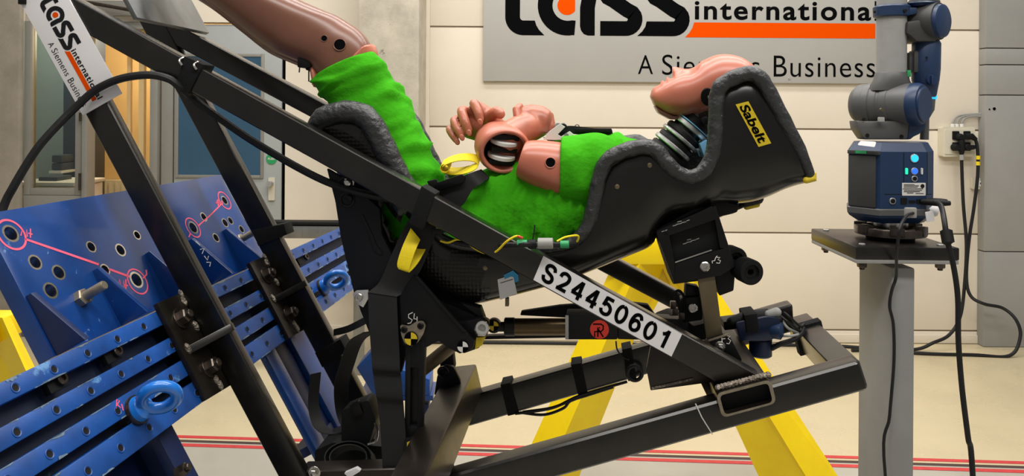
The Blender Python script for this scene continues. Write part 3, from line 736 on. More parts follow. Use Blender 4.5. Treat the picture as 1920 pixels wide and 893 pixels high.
# plugs, tag and leads of the arm
bm = NB(); c0 = ff(1727, 378, .002)[0]; tube(bm, [c0, c0 + X * .03 - Y * .03, c0 + X * .055 - Y * .034], [.008, .009, .006], 12)
pl1 = tag(obj('data_plug', bm, BLACKM), 'left black data plug in the measuring arm base', 'plug')
bm = NB(); c0 = ff(1741, 376, .002)[0]; tube(bm, [c0, c0 + X * .02 - Y * .02, c0 + X * .035 - Y * .02], [.007, .008, .006], 12)
tag(obj('data_plug', bm, BLACKM), 'right black data plug sticking out of the arm base', 'plug')
bm = NB(); prism(bm, rrect([A(1735, 398, -.125), A(1750, 396, -.125), A(1753, 415, -.125), A(1738, 417, -.125)], .003), Y * .002)
tg = tag(obj('cable_tag', bm, PAPER), 'white paper tag tied to the lead under the arm base', 'tag')
bm = NB(); capsule(bm, [A(1738, 400, -.06), A(1750, 397, -.06), A(1756, 387, -.05)], [.014, .014, .010], 14); tag(obj('tape_wrap', bm, PAPER), 'white tape wrap bunching the lead behind the paper tag', 'tape')
bm = NB(); c_ = YP - .16
tube(bm, catmull([A(1712, 400, -.13), A(1700, 405, -.15), P(1688, 425, c_), P(1684, 450, c_), P(1681, 480, c_ + .02), P(1680, 520, YP - .1), P(1672, 545, YP - .1), P(1668, 575, YP - .1), P(1675, 610, YP - .1), P(1676, 680, YP - .1), P(1668, 780, YP - .1), P(1660, 893, YP - .11), Vector((A(1655, 893).x, YP - .18, .05)), Vector((A(1690, 893).x, YP - .4, .008))], 7), .004, 8)
tag(obj('thin_cable', bm, RUBBER), 'thin black cable hanging down the front of the grey post', 'cable')
bm = NB(); box(bm, A(1707, 399, -.125), X * .014 , Y * .006, Z * .013, .003); tag(obj('tape_piece', bm, GREYP), 'grey tape piece holding the thin cable to the arm base', 'tape')
t2 = thing('supply_cable', 'black cable with ferrite block hanging right of the pedestal post', 'cable', P(1822, 893, YP - .25))
bm = NB(); tube(bm, catmull([A(1752, 380, -.12), A(1764, 386, -.15), P(1770, 410, YP - .18), P(1776, 450, YP - .2), P(1788, 500, YP - .2), P(1796, 560, YP - .2), P(1797, 640, YP - .2), P(1804, 730, YP - .2), P(1815, 820, YP - .2), P(1824, 893, YP - .2), Vector((P(1850, 893, YP - .3).x, YP - .3, .2)), Vector((P(1900, 893, YP - .3).x, YP - .4, .008))], 7), .0065, 10); obj('cord', bm, RUBBER, t2)
bm = NB(); tube(bm, [P(1773.5, 431, YP - .19), P(1774, 433, YP - .19), P(1778, 455, YP - .2), P(1779, 457, YP - .2)], [.009, .014, .014, .009], 14); obj('ferrite_block', bm, BLACKM, t2)
# ================================================================== SLED : blue barrier and steel frame
SN, DTB = 1.56, 0.045                       # near frame plane, tube depth across
TA, TB = S(158, 212, SN), S(520, 893, SN)   # the mounting face leans with the uprights
WD = (TB - TA).normalized()                 # down along the leaning uprights
NT = WD.cross(V).normalized()
if NT.dot(U) < 0: NT = -NT
def TQ(px, py, off=0.0):
    r = ray(px, py); return CAM + r * ((TA + NT * off - CAM).dot(NT) / r.dot(NT))
def sof(p): return (p - CAM).dot(V)
SR = sof(TQ(408, 320))                      # rear frame plane
def at_s(p, s): return p + V * (s - sof(p))
def kpt(k, off, x=320.0): return TQ(x, 212 + (1105 - x) * k, off)

bar = thing('barrier', 'tilted blue slotted steel barrier with drilled plate at left', 'barrier', (TQ(150, 700).x - .1, 1.2, 0))
S0, S1 = 0.78, 3.3
K = [(.458, .497), (.535, .577), (.606, .655), (.678, .748)]
rails = []
for i, (k0, k1) in enumerate(K):
    a, b = kpt(k0, -.012), kpt(k1, -.012)
    dep = .078 if i == 0 else .034
    bm = NB(); a, b = at_s(a, S0), at_s(b, S0)
    prism(bm, [a, b, b - NT * dep, a - NT * dep], V * (S1 - S0), .0025)
    rails.append((obj('rail', bm, BLUEW, bar), k0, k1))
# countersunk screws along each rail, all one mesh
bm = NB()
lathe(bm, (0, 0, 0), NT, [(-.002, .0084), (.0010, .0084), (.0014, .0076), (.0008, .0066), (.0005, .0060), (.0004, .003)], 20)
sm = bpy.data.meshes.new('screw'); bmesh.ops.recalc_face_normals(bm, faces=bm.faces); bm.to_mesh(sm); bm.free(); sm.materials.append(BLUEW); sm.materials.append(BLACKM)
for p in sm.polygons:
    if all((sm.vertices[v].co.length < .0066) for v in p.vertices): p.material_index = 1
sm.shade_smooth(); sm.set_sharp_from_angle(angle=R(30))
for i, (ro, k0, k1) in enumerate(rails):
    mid = kpt((k0 + k1) / 2 + .002, -.012); s_ = S0 + .05 + (i % 2) * .05
    while s_ < 2.75:
        o = bpy.data.objects.new('screw', sm); C.objects.link(o); o.parent = ro
        o.location = at_s(mid, s_) - BASE[bar]; s_ += .084
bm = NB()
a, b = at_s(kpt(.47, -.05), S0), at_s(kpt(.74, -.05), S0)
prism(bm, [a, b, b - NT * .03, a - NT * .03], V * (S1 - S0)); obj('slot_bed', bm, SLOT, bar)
CHIP = mat('bare_chipped_edge', (112, 132, 148), .5, .3, var=.3, scale=60)
for i, (ro, k0, k1) in enumerate(rails):
    bm = NB()
    for q in range(46):
        s_ = S0 + .02 + random.random() * 1.9; up = random.random() < .5 if i else random.random() < .25
        kk = k0 if up else k1; e = at_s(kpt(kk, -.0113), s_); sg_ = 1 if up else -1
        l = random.uniform(.004, .03); h = random.uniform(.0012, .004) * (1.6 if random.random() < .2 else 1)
        pts = [e - V * l, e + V * l]
        n_ = random.randint(3, 5)
        for w in range(n_): pts.append(e + V * l * (1 - 2 * (w + .5) / n_) + WD * sg_ * h * random.uniform(.3, 1))
        bm.faces.new([bm.verts.new(p) for p in pts])
    ch = obj('paint_chips', bm, CHIP, ro, 0); ch['kind'] = 'stuff'
# slot nuts
for px, py in ((100, 716), (205, 664), (560, 487)):
    bm = NB(); c = TQ(px, py, -.03); box(bm, c, V * .022, WD * .017, NT * .006, .002)
    n_ = obj('slot_nut', bm, BLACKM, bar)
    bm = NB(); c = TQ(px + 12, py - 4, -.024); screw(bm, c, NT, .011, .008); obj('nut_screw', bm, BOLT, bar)
# drilled plate
OFF = -.078
sn_, sf_ = sof(TQ(20, 510, OFF)), sof(TQ(474, 440, OFF))
a, b = at_s(kpt(.167, OFF), sn_), at_s(kpt(.456, OFF), sn_)
bm = NB(); prism(bm, [a, b, b - NT * .034, a - NT * .034], V * (sf_ - sn_), .002)
plate = obj('drilled_plate', bm, BLUE, bar, 30)
HOLES = [(20, 438, 15), (66, 492, 13), (110, 511, 13), (95, 545, 14), (171, 463, 10), (226, 469, 11), (197, 506, 10), (256, 525, 14), (257, 441, 8), (166, 556, 9),
         (362, 427, 11), (382, 407, 8), (405, 446, 8), (422, 418, 8), (432, 414, 7), (453, 430, 7), (421, 376, 8)]
cut = NB()
for x, y, rp in HOLES:
    c = TQ(x, y, OFF); lathe(cut, c - NT * .027, NT, [(0, rp * c.y / F), (.04, rp * c.y / F)], 24)
bmesh.ops.recalc_face_normals(cut, faces=cut.faces)
cm = bpy.data.meshes.new('cut'); cut.to_mesh(cm); cut.free()
co = bpy.data.objects.new('cut', cm); C.objects.link(co); cm.materials.append(BLUE); 
md = plate.modifiers.new('holes', 'BOOLEAN'); md.operation = 'DIFFERENCE'; md.solver = 'EXACT'; md.object = co
bpy.context.view_layer.update()
co.matrix_world = Matrix.Identity(4); bpy.context.view_layer.update()
nm = bpy.data.meshes.new_from_object(plate.evaluated_get(bpy.context.evaluated_depsgraph_get()))
plate.modifiers.clear(); plate.data = nm; bpy.data.objects.remove(co); bpy.data.meshes.remove(cm)
nm.materials.clear(); nm.materials.append(BLUE); nm.shade_smooth(); nm.set_sharp_from_angle(angle=R(30))
for x, y, rp in HOLES:
    c = TQ(x, y, OFF); r_ = rp * c.y / F
    bm = NB(); lathe(bm, c - NT * .002, NT, [(0, r_ * 1.25), (.0022, r_ * 1.22), (.0022, r_ * .93), (-.016, r_ * .93), (-.016, r_ * 1.0), (0, r_ * 1.02)], 24, close=True)
    obj('hole_rim', bm, CHROME, plate)
def pfn(x, y): return TQ(x, y, OFF + .0006)
def mark_ring(x, y, rp, wpx):
    bm = NB(); c = TQ(x, y, OFF + .0006); r_ = rp * c.y / F * 1.06; w_ = wpx * c.y / F
    n = 40
    A_ = [c + (V * math.cos(2 * math.pi * k / n) + WD * math.sin(2 * math.pi * k / n)) * (r_ + w_ / 2) for k in range(n)]
    B_ = [c + (V * math.cos(2 * math.pi * k / n) + WD * math.sin(2 * math.pi * k / n)) * (r_ - w_ / 2) for k in range(n)]
    loft(bm, [A_, B_], False); obj('marker_ring', bm, PINKM, plate, 0)
for a_ in ((22, 440, 29, 4.5), (258, 528, 24, 3), (362, 427, 19, 2.5), (421, 376, 17, 2.5)): mark_ring(*a_)
for pts, w_ in (([(46, 448), (110, 470), (185, 496)], 4), ([(205, 505), (243, 519)], 4), ([(268, 522), (275, 515), (274, 506)], 3), ([(371, 424), (394, 404), (415, 383)], 2.4), ([(357, 438), (354, 445)], 2.4)):
    bm = NB(); stroke(bm, pts, w_, pfn); obj('marker_line', bm, PINKM, plate, 0)
for x0, y0, x1, y1 in ((39, 442, 61, 429), (221, 540, 240, 524), (405, 382, 413, 374)):
    bm = NB()
    for q in ([(x0, y0), (x0 + 3, y1), (x0 + 7, y0 + 1), (x0 + 11, y1 + 2), (x0 + 12, y0 + 2)], [(x1 - 8, (y0 + y1) / 2 + 2), (x1, (y0 + y1) / 2 + 4)], [(x1 - 4, y1), (x1 - 4, y0 + 4)]):
        stroke(bm, q, 2.4, pfn)
    obj('marker_writing', bm, PINKM, plate, 0)
bm = NB(); rf = lambda x, y: TQ(x, y, -.0114)
for q in ([(218, 766), (219, 749), (224, 752), (220, 759), (226, 765)], [(228, 758), (231, 770)]): stroke(bm, q, 2, rf)
obj('marker_writing', bm, PINKM, bar, 0)
# gussets between plate and top rail
for gx, gy in ((47, 556), (173, 508), (272, 476), (352, 452), (417, 433)):
    a = TQ(gx, gy, OFF); b = at_s(kpt(.457, OFF), sof(a))
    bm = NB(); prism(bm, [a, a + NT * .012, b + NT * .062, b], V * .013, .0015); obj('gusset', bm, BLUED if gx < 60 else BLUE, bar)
# through bolts in the plate
for x, y in ((150, 561), (447, 452)):
    c = TQ(x, y, OFF); bm = NB(); hexbolt(bm, c, NT, .017, .014)
    lathe(bm, c, NT, [(0, .0095), (.055, .0095), (.058, .008)], 18); obj('bolt', bm, STEELC, bar)
# legs under the rails
def leg(x0, x1, y, depth, off, kk, length, m, nm='leg'):
    a = TQ(x0, y, off); b = TQ(x1, y, off); s0, s1 = sof(a), sof(b)
    t0 = at_s(kpt(kk, off), s0); bm = NB()
    prism(bm, [t0, t0 - NT * depth, t0 - NT * depth + WD * length, t0 + WD * length], V * (s1 - s0), .003); return obj(nm, bm, m, bar)
tl = kpt(.735, -.05)
full = (tl.z - .0) / (-WD.z)
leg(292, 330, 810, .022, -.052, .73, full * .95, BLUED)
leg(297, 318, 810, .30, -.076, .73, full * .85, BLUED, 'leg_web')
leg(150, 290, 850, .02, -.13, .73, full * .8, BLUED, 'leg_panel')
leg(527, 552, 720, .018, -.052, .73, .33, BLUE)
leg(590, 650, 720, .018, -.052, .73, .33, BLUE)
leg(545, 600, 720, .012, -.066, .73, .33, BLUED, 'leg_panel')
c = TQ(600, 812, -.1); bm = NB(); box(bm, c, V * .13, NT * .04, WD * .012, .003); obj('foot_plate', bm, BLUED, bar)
bm = NB(); hexbolt(bm, TQ(333, 887, -.05), NT, .012, .02); obj('bolt', bm, BOLT, bar)
def rect_lift(px, py, nm_):
    c = TQ(px, py, -.012); bm = NB()
    lathe(bm, c, NT, [(0, .026), (.004, .027), (.008, .026)], 28); obj('lifting_collar', bm, BOLT, bar)
    bm = NB(); lathe(bm, c + NT * .006, NT, [(0, .024), (.012, .022), (.022, .012), (.026, .006)], 28)
    nn = (-V * .72 + WD * .62 + NT * .1).normalized()
    torus(bm, c + NT * .052, nn, .0285, .0105, 40, 14, 1.0, NT); obj('lifting_eye', bm, EYEB, bar)
rect_lift(254, 771, 0); rect_lift(603, 541, 0)

t = thing('floor_beam', 'blue steel beam lying behind the black strap and link', 'beam', P(740, 735, 2.7))
bm = NB(); prism(bm, [P(668, 690, 2.7), P(705, 650, 2.7), P(742, 690, 2.7), P(806, 712, 2.7), P(806, 742, 2.7), P(700, 742, 2.7)], Y * .12, .004); obj('web', bm, BLUEW, t)
bm = NB(); prism(bm, [P(672, 742, 2.7), P(812, 742, 2.7), P(812, 752, 2.7), P(672, 752, 2.7)], Y * .14, .002); obj('flange', bm, BLUE, t)
for px in (690, 790):
    p_ = P(px, 752, 2.76); bm = NB(); abox(bm, p_.x - .03, p_.x + .03, p_.y - .03, p_.y + .03, 0, p_.z, .003); obj('leg', bm, BLUED, t)

# ------------------------------------------------------------------ welded steel frame
fr_ = thing('sled_frame', 'raw black steel tube sled frame carrying the seat in the foreground', 'frame', S(1100, 1250, 1.75))
BASE[fr_] = Vector((fr_.location))
def Sq(pts, s): return [S(x, y, s) for x, y in pts]
def beam(nm_, pts, s, d=DTB, m=STEEL, bev=.0055): 
    bm = NB(); prism(bm, Sq(pts, s), V * d, bev, 3); return obj(nm_, bm, m, fr_, 30)
def lx(y): return 158 + .5316 * (y - 212)
upr = beam('upright', [(lx(-70), -70), (lx(-70) + 54, -70), (lx(940) + 54, 940), (lx(940), 940)], SN, .028)
dia = beam('diagonal_beam', [(60, -47), (1432, 709), (1340, 717), (60, 7)], SN)
def rx(y): return 327 + .5316 * (y - 166)
beam('upright', [(rx(-60), -60), (rx(-60) + 47, -60), (rx(800) + 47, 800), (rx(800), 800)], SR, .032)
beam('diagonal_beam', [(296, 27), (1330, 579), (1330, 617), (296, 68)], SR + .002)
low = beam('lower_rail', [(600, 960), (1613, 677), (1631, 732), (600, 1022)], SN, .05, STEEL, .011)
beam('lower_rail', [(878, 744), (1487, 570), (1490, 622), (876, 802)], SR - .03, .05, STEEL, .009)
bm = NB(); prism(bm, Sq([(1562, 690), (1612, 676), (1626, 727), (1576, 741)], SN + .049), V * (SR - SN - .049), .005, 3); obj('cross_tube', bm, STEEL, fr_, 30)
# open-ended cross tube
q = [(1342, 738), (1445, 711), (1456, 756), (1354, 784)]
outer = rrect(Sq(q, SN - .03), .013, 5)
qi = [(1349, 742), (1440, 718), (1449, 754), (1359, 778)]
inner = rrect(Sq(qi, SN - .03), .009, 5)
L_ = SR - SN + .03
bm = NB(); loft(bm, [[p + V * L_ for p in outer], outer, inner, [p + V * L_ for p in inner]], False)
ct_ = obj('cross_tube', bm, STEELD, fr_, 30)
bm = NB(); loft(bm, [[p - V * .0008 for p in outer], [p - V * .0008 for p in inner]], False); obj('cut_edge', bm, STEELC, fr_, 0)
bm = NB(); prism(bm, [p + V * .022 for p in inner], V * .004); obj('tube_shade_plate', bm, BLACKM, fr_, 0)  # added black plate standing in for the shade inside the hollow tube
bm = NB()
for k in range(15):
    p_ = S(1346 + k * 6.6, 725 - k * 1.7, SN - .012); lathe(bm, p_ - V * .006, U, [(-.006, .003), (-.002, .0062), (.002, .0062), (.006, .003)], 10)
obj('weld_bead', bm, WELD, fr_, 60)
bm = NB(); prism(bm, Sq([(843, 688), (893, 682), (905, 736), (856, 743)], SR), -V * (SR - 1.3), .007, 3); obj('cross_tube', bm, STEELD, fr_, 30)
bm = NB(); prism(bm, Sq([(560, 884), (838, 876), (860, 930), (560, 960)], 1.57), V * .05, .006, 3); obj('base_plate', bm, STEELD, fr_, 30)
# cover plate welded to the diagonal, post and stub below
bm = NB(); prism(bm, Sq([(1212, 692), (1222, 640), (1330, 640), (1345, 716), (1220, 733)], SN + .052), V * .012, .002); obj('web_plate', bm, STEELD, fr_)
bm = NB(); prism(bm, Sq([(1222, 727), (1300, 709), (1301, 713), (1222, 732)], SN + .049), V * .01, .001); obj('weld_bead', bm, WELD, fr_)
bm = NB(); prism(bm, Sq([(1300, 690), (1322, 690), (1346, 748), (1328, 748)], SN + .1), V * .05, .003); obj('stub_post', bm, STEELD, fr_)
# bolt plates on the barrier with rib and bolts
def bolt_plate(dv):
    sh = V * dv
    bm = NB(); prism(bm, [TQ(295, 568) + sh, TQ(388, 750) + sh, TQ(470, 700) + sh, TQ(380, 533) + sh], -NT * .0115, .0015); bp = obj('bolt_plate', bm, STEELD, fr_)
    for x, y in ((338, 598), (391, 690)):
        bm = NB(); hexbolt(bm, TQ(x, y) + sh, NT, .0165, .017, .023); obj('bolt', bm, BOLT, bp)
    bm = NB(); a = TQ(347, 652) + sh; b = S(432, 607, SN) + sh; c = S(386, 641, SN) + sh
    prism(bm, [a, b, b + V * .01, c + V * .01], WD * .016, .001); obj('rib', bm, STEEL, fr_)
    for x, y in ((341, 552), (345, 566), (367, 612), (352, 654), (405, 712), (412, 722)):
        bm = NB(); lathe(bm, TQ(x, y, .001) + sh, WD, [(-.012, .002), (-.006, .006), (.006, .006), (.012, .002)], 8)
        obj('weld_bead', bm, WELD, fr_, 60)
bolt_plate(0); bolt_plate(SR - SN)
# head plate across the top
c1 = S(258, 33, 1.70); c2_ = c1 + V * (1.70 * (1105 - 258) / (1105 - 400) - 1.70)
bm = NB(); prism(bm, [c1, c2_, c2_ - WD * .34, c1 - WD * .34], -NT * .012, .002); obj('head_plate', bm, STEELG, fr_)
# chalk line and writing on the tubes
bm = NB(); stroke(bm, [(1304, 757), (1316, 783), (1336, 815)], 2, lambda x, y: S(x, y, SN - .0006)); obj('chalk_line', bm, WHITE, fr_, 0)
bm = NB()
for q in ([(358, 462), (366, 470)], [(366, 478), (374, 476), (370, 486)], [(374, 490), (380, 498), (382, 490)], [(378, 502), (386, 502), (384, 510)]): stroke(bm, q, 1.6, lambda x, y: S(x + 9, y - 10, SN + .02) )
obj('chalk_writing', bm, WHITE, fr_, 0)
# number label on the diagonal beam
def lab(x, y):   # x along 0..1, y up 0..1
    a, b, c, d = (1000, 525), (1259, 669), (1279, 627), (1019, 480)
    px = (a[0] * (1 - x) + b[0] * x) * (1 - y) + (d[0] * (1 - x) + c[0] * x) * y
    py = (a[1] * (1 - x) + b[1] * x) * (1 - y) + (d[1] * (1 - x) + c[1] * x) * y
    return S(px, py, SN - lab.o)
lab.o = .0008
bm = NB(); poly(bm, [(0, 0), (1, 0), (1, 1), (0, 1)], lab); nl_ = obj('number_label', bm, PAPER, fr_, 0)
lab.o = .0014
GLY = {'S': [[(.9, .7), (.78, .87), (.5, .93), (.22, .87), (.13, .72), (.24, .58), (.5, .51), (.78, .42), (.88, .27), (.78, .12), (.5, .06), (.2, .13), (.08, .32)]],
       '2': [[(.1, .68), (.17, .85), (.36, .93), (.56, .93), (.8, .85), (.86, .7), (.76, .5), (.48, .29), (.2, .08)], 'L', [(.06, .085), (.94, .085)]],
       '4': ['L', [(.7, 0), (.7, 1)], 'L', [(.66, .96), (.1, .3)], 'L', [(.02, .29), (.98, .29)]],
       '5': ['L', [(.88, .915), (.26, .915)], 'L', [(.3, .98), (.19, .47)], [(.18, .5), (.38, .62), (.6, .6), (.82, .48), (.88, .31), (.78, .13), (.5, .06), (.22, .12), (.09, .28)]],
       '0': [[(.5 + .38 * math.sin(R(t)), .5 + .44 * math.cos(R(t))) for t in range(0, 361, 30)]],
       '6': [[(.87, .73), (.74, .9), (.52, .94), (.27, .83), (.14, .56), (.15, .3), (.28, .11), (.5, .06), (.76, .13), (.87, .32), (.77, .53), (.52, .61), (.28, .52), (.18, .36)]],
       '1': ['L', [(.62, 0), (.62, 1)], 'L', [(.6, .9), (.42, .76), (.2, .69)]]}
for i, ch in enumerate('S24450601'):
    bm = NB(); x0 = 12 + i * 30.8; w_, h_ = 23.0, 36.0; straight = False
    for g in GLY[ch]:
        if g == 'L': straight = True; continue
        pts = [(x0 + x * w_, 6.5 + y * h_) for x, y in g]
        if not straight: pts = [(p.x, p.y) for p in catmull([Vector((x, y, 0)) for x, y in pts], 4)]
        straight = False
        stroke(bm, pts, 6.7, lambda x, y: lab(x / 296, y / 49))
    obj('number_lettering', bm, BLACKP, nl_, 0)
# company panel on the upright
d0 = Vector((155 - 38, 217 - 6)); d0 = d0 / d0.length; n0 = Vector((d0.y, -d0.x))
def sg(al, pe): return S(38 + d0.x * al + n0.x * pe, 6 + d0.y * al + n0.y * pe, SN - .004 - sg.o)
sg.o = 0
sp = thing('sign_panel', 'white company sign taped on the near upright at upper left', 'sign', sg(120, 0))
bm = NB(); prism(bm, [sg(0, 0), sg(241, 0), sg(240, 84), sg(-1, 84)], V * .0035, .0008); pn_ = obj('panel', bm, PAPER, sp)
sg.o = .0006
logo(lambda x, y: sg(124 + (x - 1302) * .306, 33.2 - (y - 56) * .306), DKPRINT, ORANGE, DKPRINT, pn_)
for x, y in ((1, -2),):
    bm = NB(); box(bm, S(42, 3, SN - .006), U * .008, V * .004, Z * .006, .002); obj('clip', bm, BLACKM, sp)

# straps wound round the tubes
def band(nm_, pts, s, d, label, m=VELC, grp=None, bev=.002):
    bm = NB(); prism(bm, Sq(pts, s - .004), V * (d + .008), bev); return tag(obj(nm_, bm, m), label, 'strap', grp)
t = thing('strap', 'black strap with two silver rings round the near diagonal beam below the head plate', 'strap', S(350, 180, SN))
bm = NB(); prism(bm, Sq([(346, 105), (381, 121), (353, 176), (328, 160)], SN - .004), V * (DTB + .008), .002); obj('band', bm, VELC, t)
for (x, y) in ((342, 113), (369, 121)):
    bm = NB(); c = S(x, y + 1, SN + .004); tube(bm, catmull([c - V * .012 + WD * .012, c - V * .012, c + NT * .007 - WD * .004, c + V * .01 - WD * .006, c + V * .03], 4), .0026, 8); obj('ring', bm, CHROME, t)
band('strap', [(790, 349), (816, 364), (793, 432), (766, 419)], SN, DTB, 'wide black strap round the near diagonal beam beside the hip of the dummy')
band('strap', [(472, 432), (532, 420), (538, 440), (484, 462)], SR, DTB, 'black strap round the rear upright above its bolt plate')
band('strap', [(590, 662), (638, 636), (650, 660), (604, 690)], SR, DTB, 'black strap low on the rear upright beside the blue leg')
band('strap', [(938, 722), (957, 718), (973, 776), (952, 781)], SR - .03, .05, 'black strap round the rear lower rail, nearest the corner tube')
band('strap', [(1070, 684), (1090, 681), (1102, 738), (1084, 742)], SR - .03, .05, 'black strap round the rear lower rail in front of the yellow trestle')
band('strap', [(1166, 656), (1184, 652), (1194, 712), (1178, 716)], SR - .03, .05, 'black strap round the rear lower rail beside the web plate')
bm = NB(); c = S(1190, 700, SR - .05); torus(bm, c, -V, .018, .005, 30, 10); tag(obj('hose_clip', bm, RUBBER), 'black ring clip on the rear lower rail left of the web plate', 'clip')
s_ = SN + .32
pts = [at_s(S(x, y, SN + .049), s_) for x, y in ((1556, 686), (1616, 669), (1632, 732), (1570, 748))]
bm = NB(); prism(bm, pts, V * .03, .002); tag(obj('strap', bm, VELC), 'black strap round the right cross tube of the sled frame', 'strap')
def SC(name, pts, r, m, label, cat='cable', n=6):
    bm = NB(); tube(bm, catmull([S(*p) for p in pts], n), r, 10); return tag(obj(name, bm, m), label, cat)
SC('hose', [(-20, 470, 1.42), (7, 387, 1.45), (25, 351, 1.46), (49, 310, 1.475), (74, 273, 1.49), (106, 237, 1.51), (138, 205, 1.53), (172, 174, 1.542), (197, 159, 1.542), (222, 149, 1.543), (250, 143, 1.544), (285, 141, 1.545), (318, 149, 1.547), (340, 166, 1.56), (358, 182, 1.60), (395, 210, 1.63), (470, 262, 1.64), (560, 315, 1.63), (625, 346, 1.61), (690, 365, 1.61), (760, 378, 1.612), (800, 392, 1.62)], .0085, RUBBER, 'thick black hose arching over the white sign and along the diagonal beam', 'hose')
# ================================================================== SEAT
from mathutils.bvhtree import BVHTree
def hit(o, px, py):
    """where the sight line of a photo point meets a mesh (used to lay stickers and screws on curved parts)"""
    me = o.data; base = BASE[o]
    tr = BVHTree.FromPolygons([v.co + base for v in me.vertices], [tuple(p.vertices) for p in me.polygons])
    d = ray(px, py).normalized(); r = tr.ray_cast(CAM, d)
    if r[0] is None: return None, None
    n = r[1] if r[1].dot(d) < 0 else -r[1]
    return r[0], n
SE, SM = 1.635, 1.815
HALF = SM - SE
RIM = [(588, 244, 14), (604, 222, 20), (648, 209, 21), (684, 218, 22), (706, 247, 22), (728, 292, 22), (752, 334, 19), (778, 366, 15), (802, 405, 12), (822, 437, 10), (850, 456, 9), (905, 466, 8), (960, 470, 8),
       (1025, 466, 9), (1070, 455, 11), (1098, 430, 13), (1113, 385, 14), (1123, 335, 14), (1137, 303, 15), (1168, 284, 15), (1208, 275, 15), (1232, 284, 15), (1252, 308, 15), (1278, 328, 14), (1306, 330, 14),
       (1328, 308, 14), (1340, 270, 14), (1342, 220, 14), (1346, 172, 15), (1362, 153, 15), (1400, 138, 15), (1424, 146, 15), (1442, 172, 14), (1470, 225, 13), (1500, 280, 11), (1518, 325, 9)]
BOT = [(598, 268), (612, 300), (626, 350), (642, 400), (660, 440), (682, 478), (705, 505), (728, 525), (752, 545), (782, 568), (818, 582), (868, 587), (925, 575),
       (990, 558), (1050, 541), (1105, 521), (1150, 504), (1190, 489), (1226, 473), (1238, 450), (1252, 428), (1264, 418), (1278, 411), (1294, 405), (1310, 399),
       (1326, 393), (1342, 390), (1360, 389), (1380, 390), (1398, 390), (1420, 388), (1440, 383), (1462, 374), (1485, 362), (1508, 352), (1526, 345)]
seat = thing('racing_seat', 'black bucket racing seat with taped foam rim holding the dummy', 'seat', S(1000, 900, SM))
rimw = catmull([S(x, y, SE) for x, y, r in RIM], 3); botw = catmull([S(x, y, SE) for x, y in BOT], 3)
NT_ = 18
bm = NB(); rings = []
for a, b in zip(rimw, botw):
    row = []
    for i in range(2 * NT_ + 1):
        t = i / (2 * NT_) * math.pi
        c_, s_ = math.cos(t), math.sin(t)
        lat = HALF * (1 - math.copysign(abs(c_) ** .38, c_)); k_ = s_ ** .55 if s_ > 0 else 0
        row.append(a + (b - a) * k_ + V * lat)
    rings.append(row)
rs = loft(bm, rings, False, False)
from bpy_extras.object_utils import world_to_camera_view
def proj(p):
    q = cam.matrix_world.inverted() @ p; return 960 + q.x / -q.z * F, HZ - q.y / -q.z * F
def inpoly(x, y, pg):
    c = False; j = len(pg) - 1
    for i in range(len(pg)):
        if (pg[i][1] > y) != (pg[j][1] > y) and x < (pg[j][0] - pg[i][0]) * (y - pg[i][1]) / (pg[j][1] - pg[i][1]) + pg[i][0]: c = not c
        j = i
    return c
kill = []
for f in bm.faces:
    c = f.calc_center_median(); x, y = proj(c); near = sof(c) < SM
    if near and inpoly(x, y, [(714, 384), (745, 400), (776, 430), (762, 462), (738, 448), (722, 420)]): kill.append(f)
    elif near and (inpoly(x, y, [(770, 450), (830, 470), (900, 480), (915, 560), (800, 580), (750, 520)]) or inpoly(x, y, [(600, 262), (650, 230), (700, 250), (760, 390), (700, 400)])): f.material_index = 1
bmesh.ops.delete(bm, geom=kill, context='FACES')
shell = obj('shell', bm, (CARB, CARBT), seat, 60)
sd = shell.modifiers.new('thickness', 'SOLIDIFY'); sd.thickness = .006; sd.offset = 0
rad = [p.x for p in catmull([Vector((r, 0, 0)) for x, y, r in RIM], 3)]
for side in (0, 1):
    bm = NB(); pts = [p + V * (2 * HALF * side) for p in rimw]
    rr = [r * p.y / F * (1.0 + .05 * math.sin(i * 2.3)) for i, (r, p) in enumerate(zip(rad, rimw))]
    capsule(bm, pts, rr, 14); obj('rim_padding', bm, FOAM, seat, 60)
# inner foam beside the neck, between the two rims
bm = NB(); c = S(1290, 322, SM)
loft(bm, [[S(x, y, SM + .056) + V * (HALF - .06) * k for x, y in ((1236, 268), (1262, 292), (1290, 292), (1318, 270), (1340, 240), (1340, 330), (1290, 352), (1246, 330))] for k in (0, .5, 1)]); obj('neck_padding', bm, FOAM, seat, 60)
def sticker(o, pts, m, nm, off=.0015, parent=None, label=None):
    bm = NB(); vs = []
    for x, y in pts:
        p, n = hit(o, x, y)
        if p is None: p, n = S(x, y, SE), -V
        vs.append(bm.verts.new(p + n * off + n * .003))
    bm.faces.new(vs); return obj(nm, bm, m, parent or seat, 0, label)
def shell_at(x, y, off=.005):
    p, n = hit(shell, x, y)
    return (p + n * off) if p is not None else S(x, y, SE - .006)
# brand patch: a flat printed plate on the side of the head wing
pq = [shell_at(x, y) for x, y in ((1378, 196), (1421, 275), (1445, 268), (1402, 190))]
def pfl(x, y, off=.0):
    a = pq[0] * (1 - x) + pq[1] * x; b = pq[3] * (1 - x) + pq[2] * x
    n_ = (pq[1] - pq[0]).cross(pq[3] - pq[0]).normalized(); n_ = -n_ if n_.dot(V) > 0 else n_
    return a * (1 - y) + b * y + n_ * (.0015 + off)
bm = NB(); poly(bm, [(0, 0), (1, 0), (1, 1), (0, 1)], pfl); lp_ = obj('logo_patch', bm, SABY, seat, 0, 'yellow patch with black lettering')
bm = NB(); text(bm, 'Sabelt', .06, .14, .93, .88, lambda x, y: pfl(x, y, .0006), .03, 1.0); obj('patch_lettering', bm, BLACKP, lp_, 0)
sticker(shell, [(933, 523), (962, 514), (970, 550), (938, 562)], PAPER, 'approval_label', .001)
bm = NB()
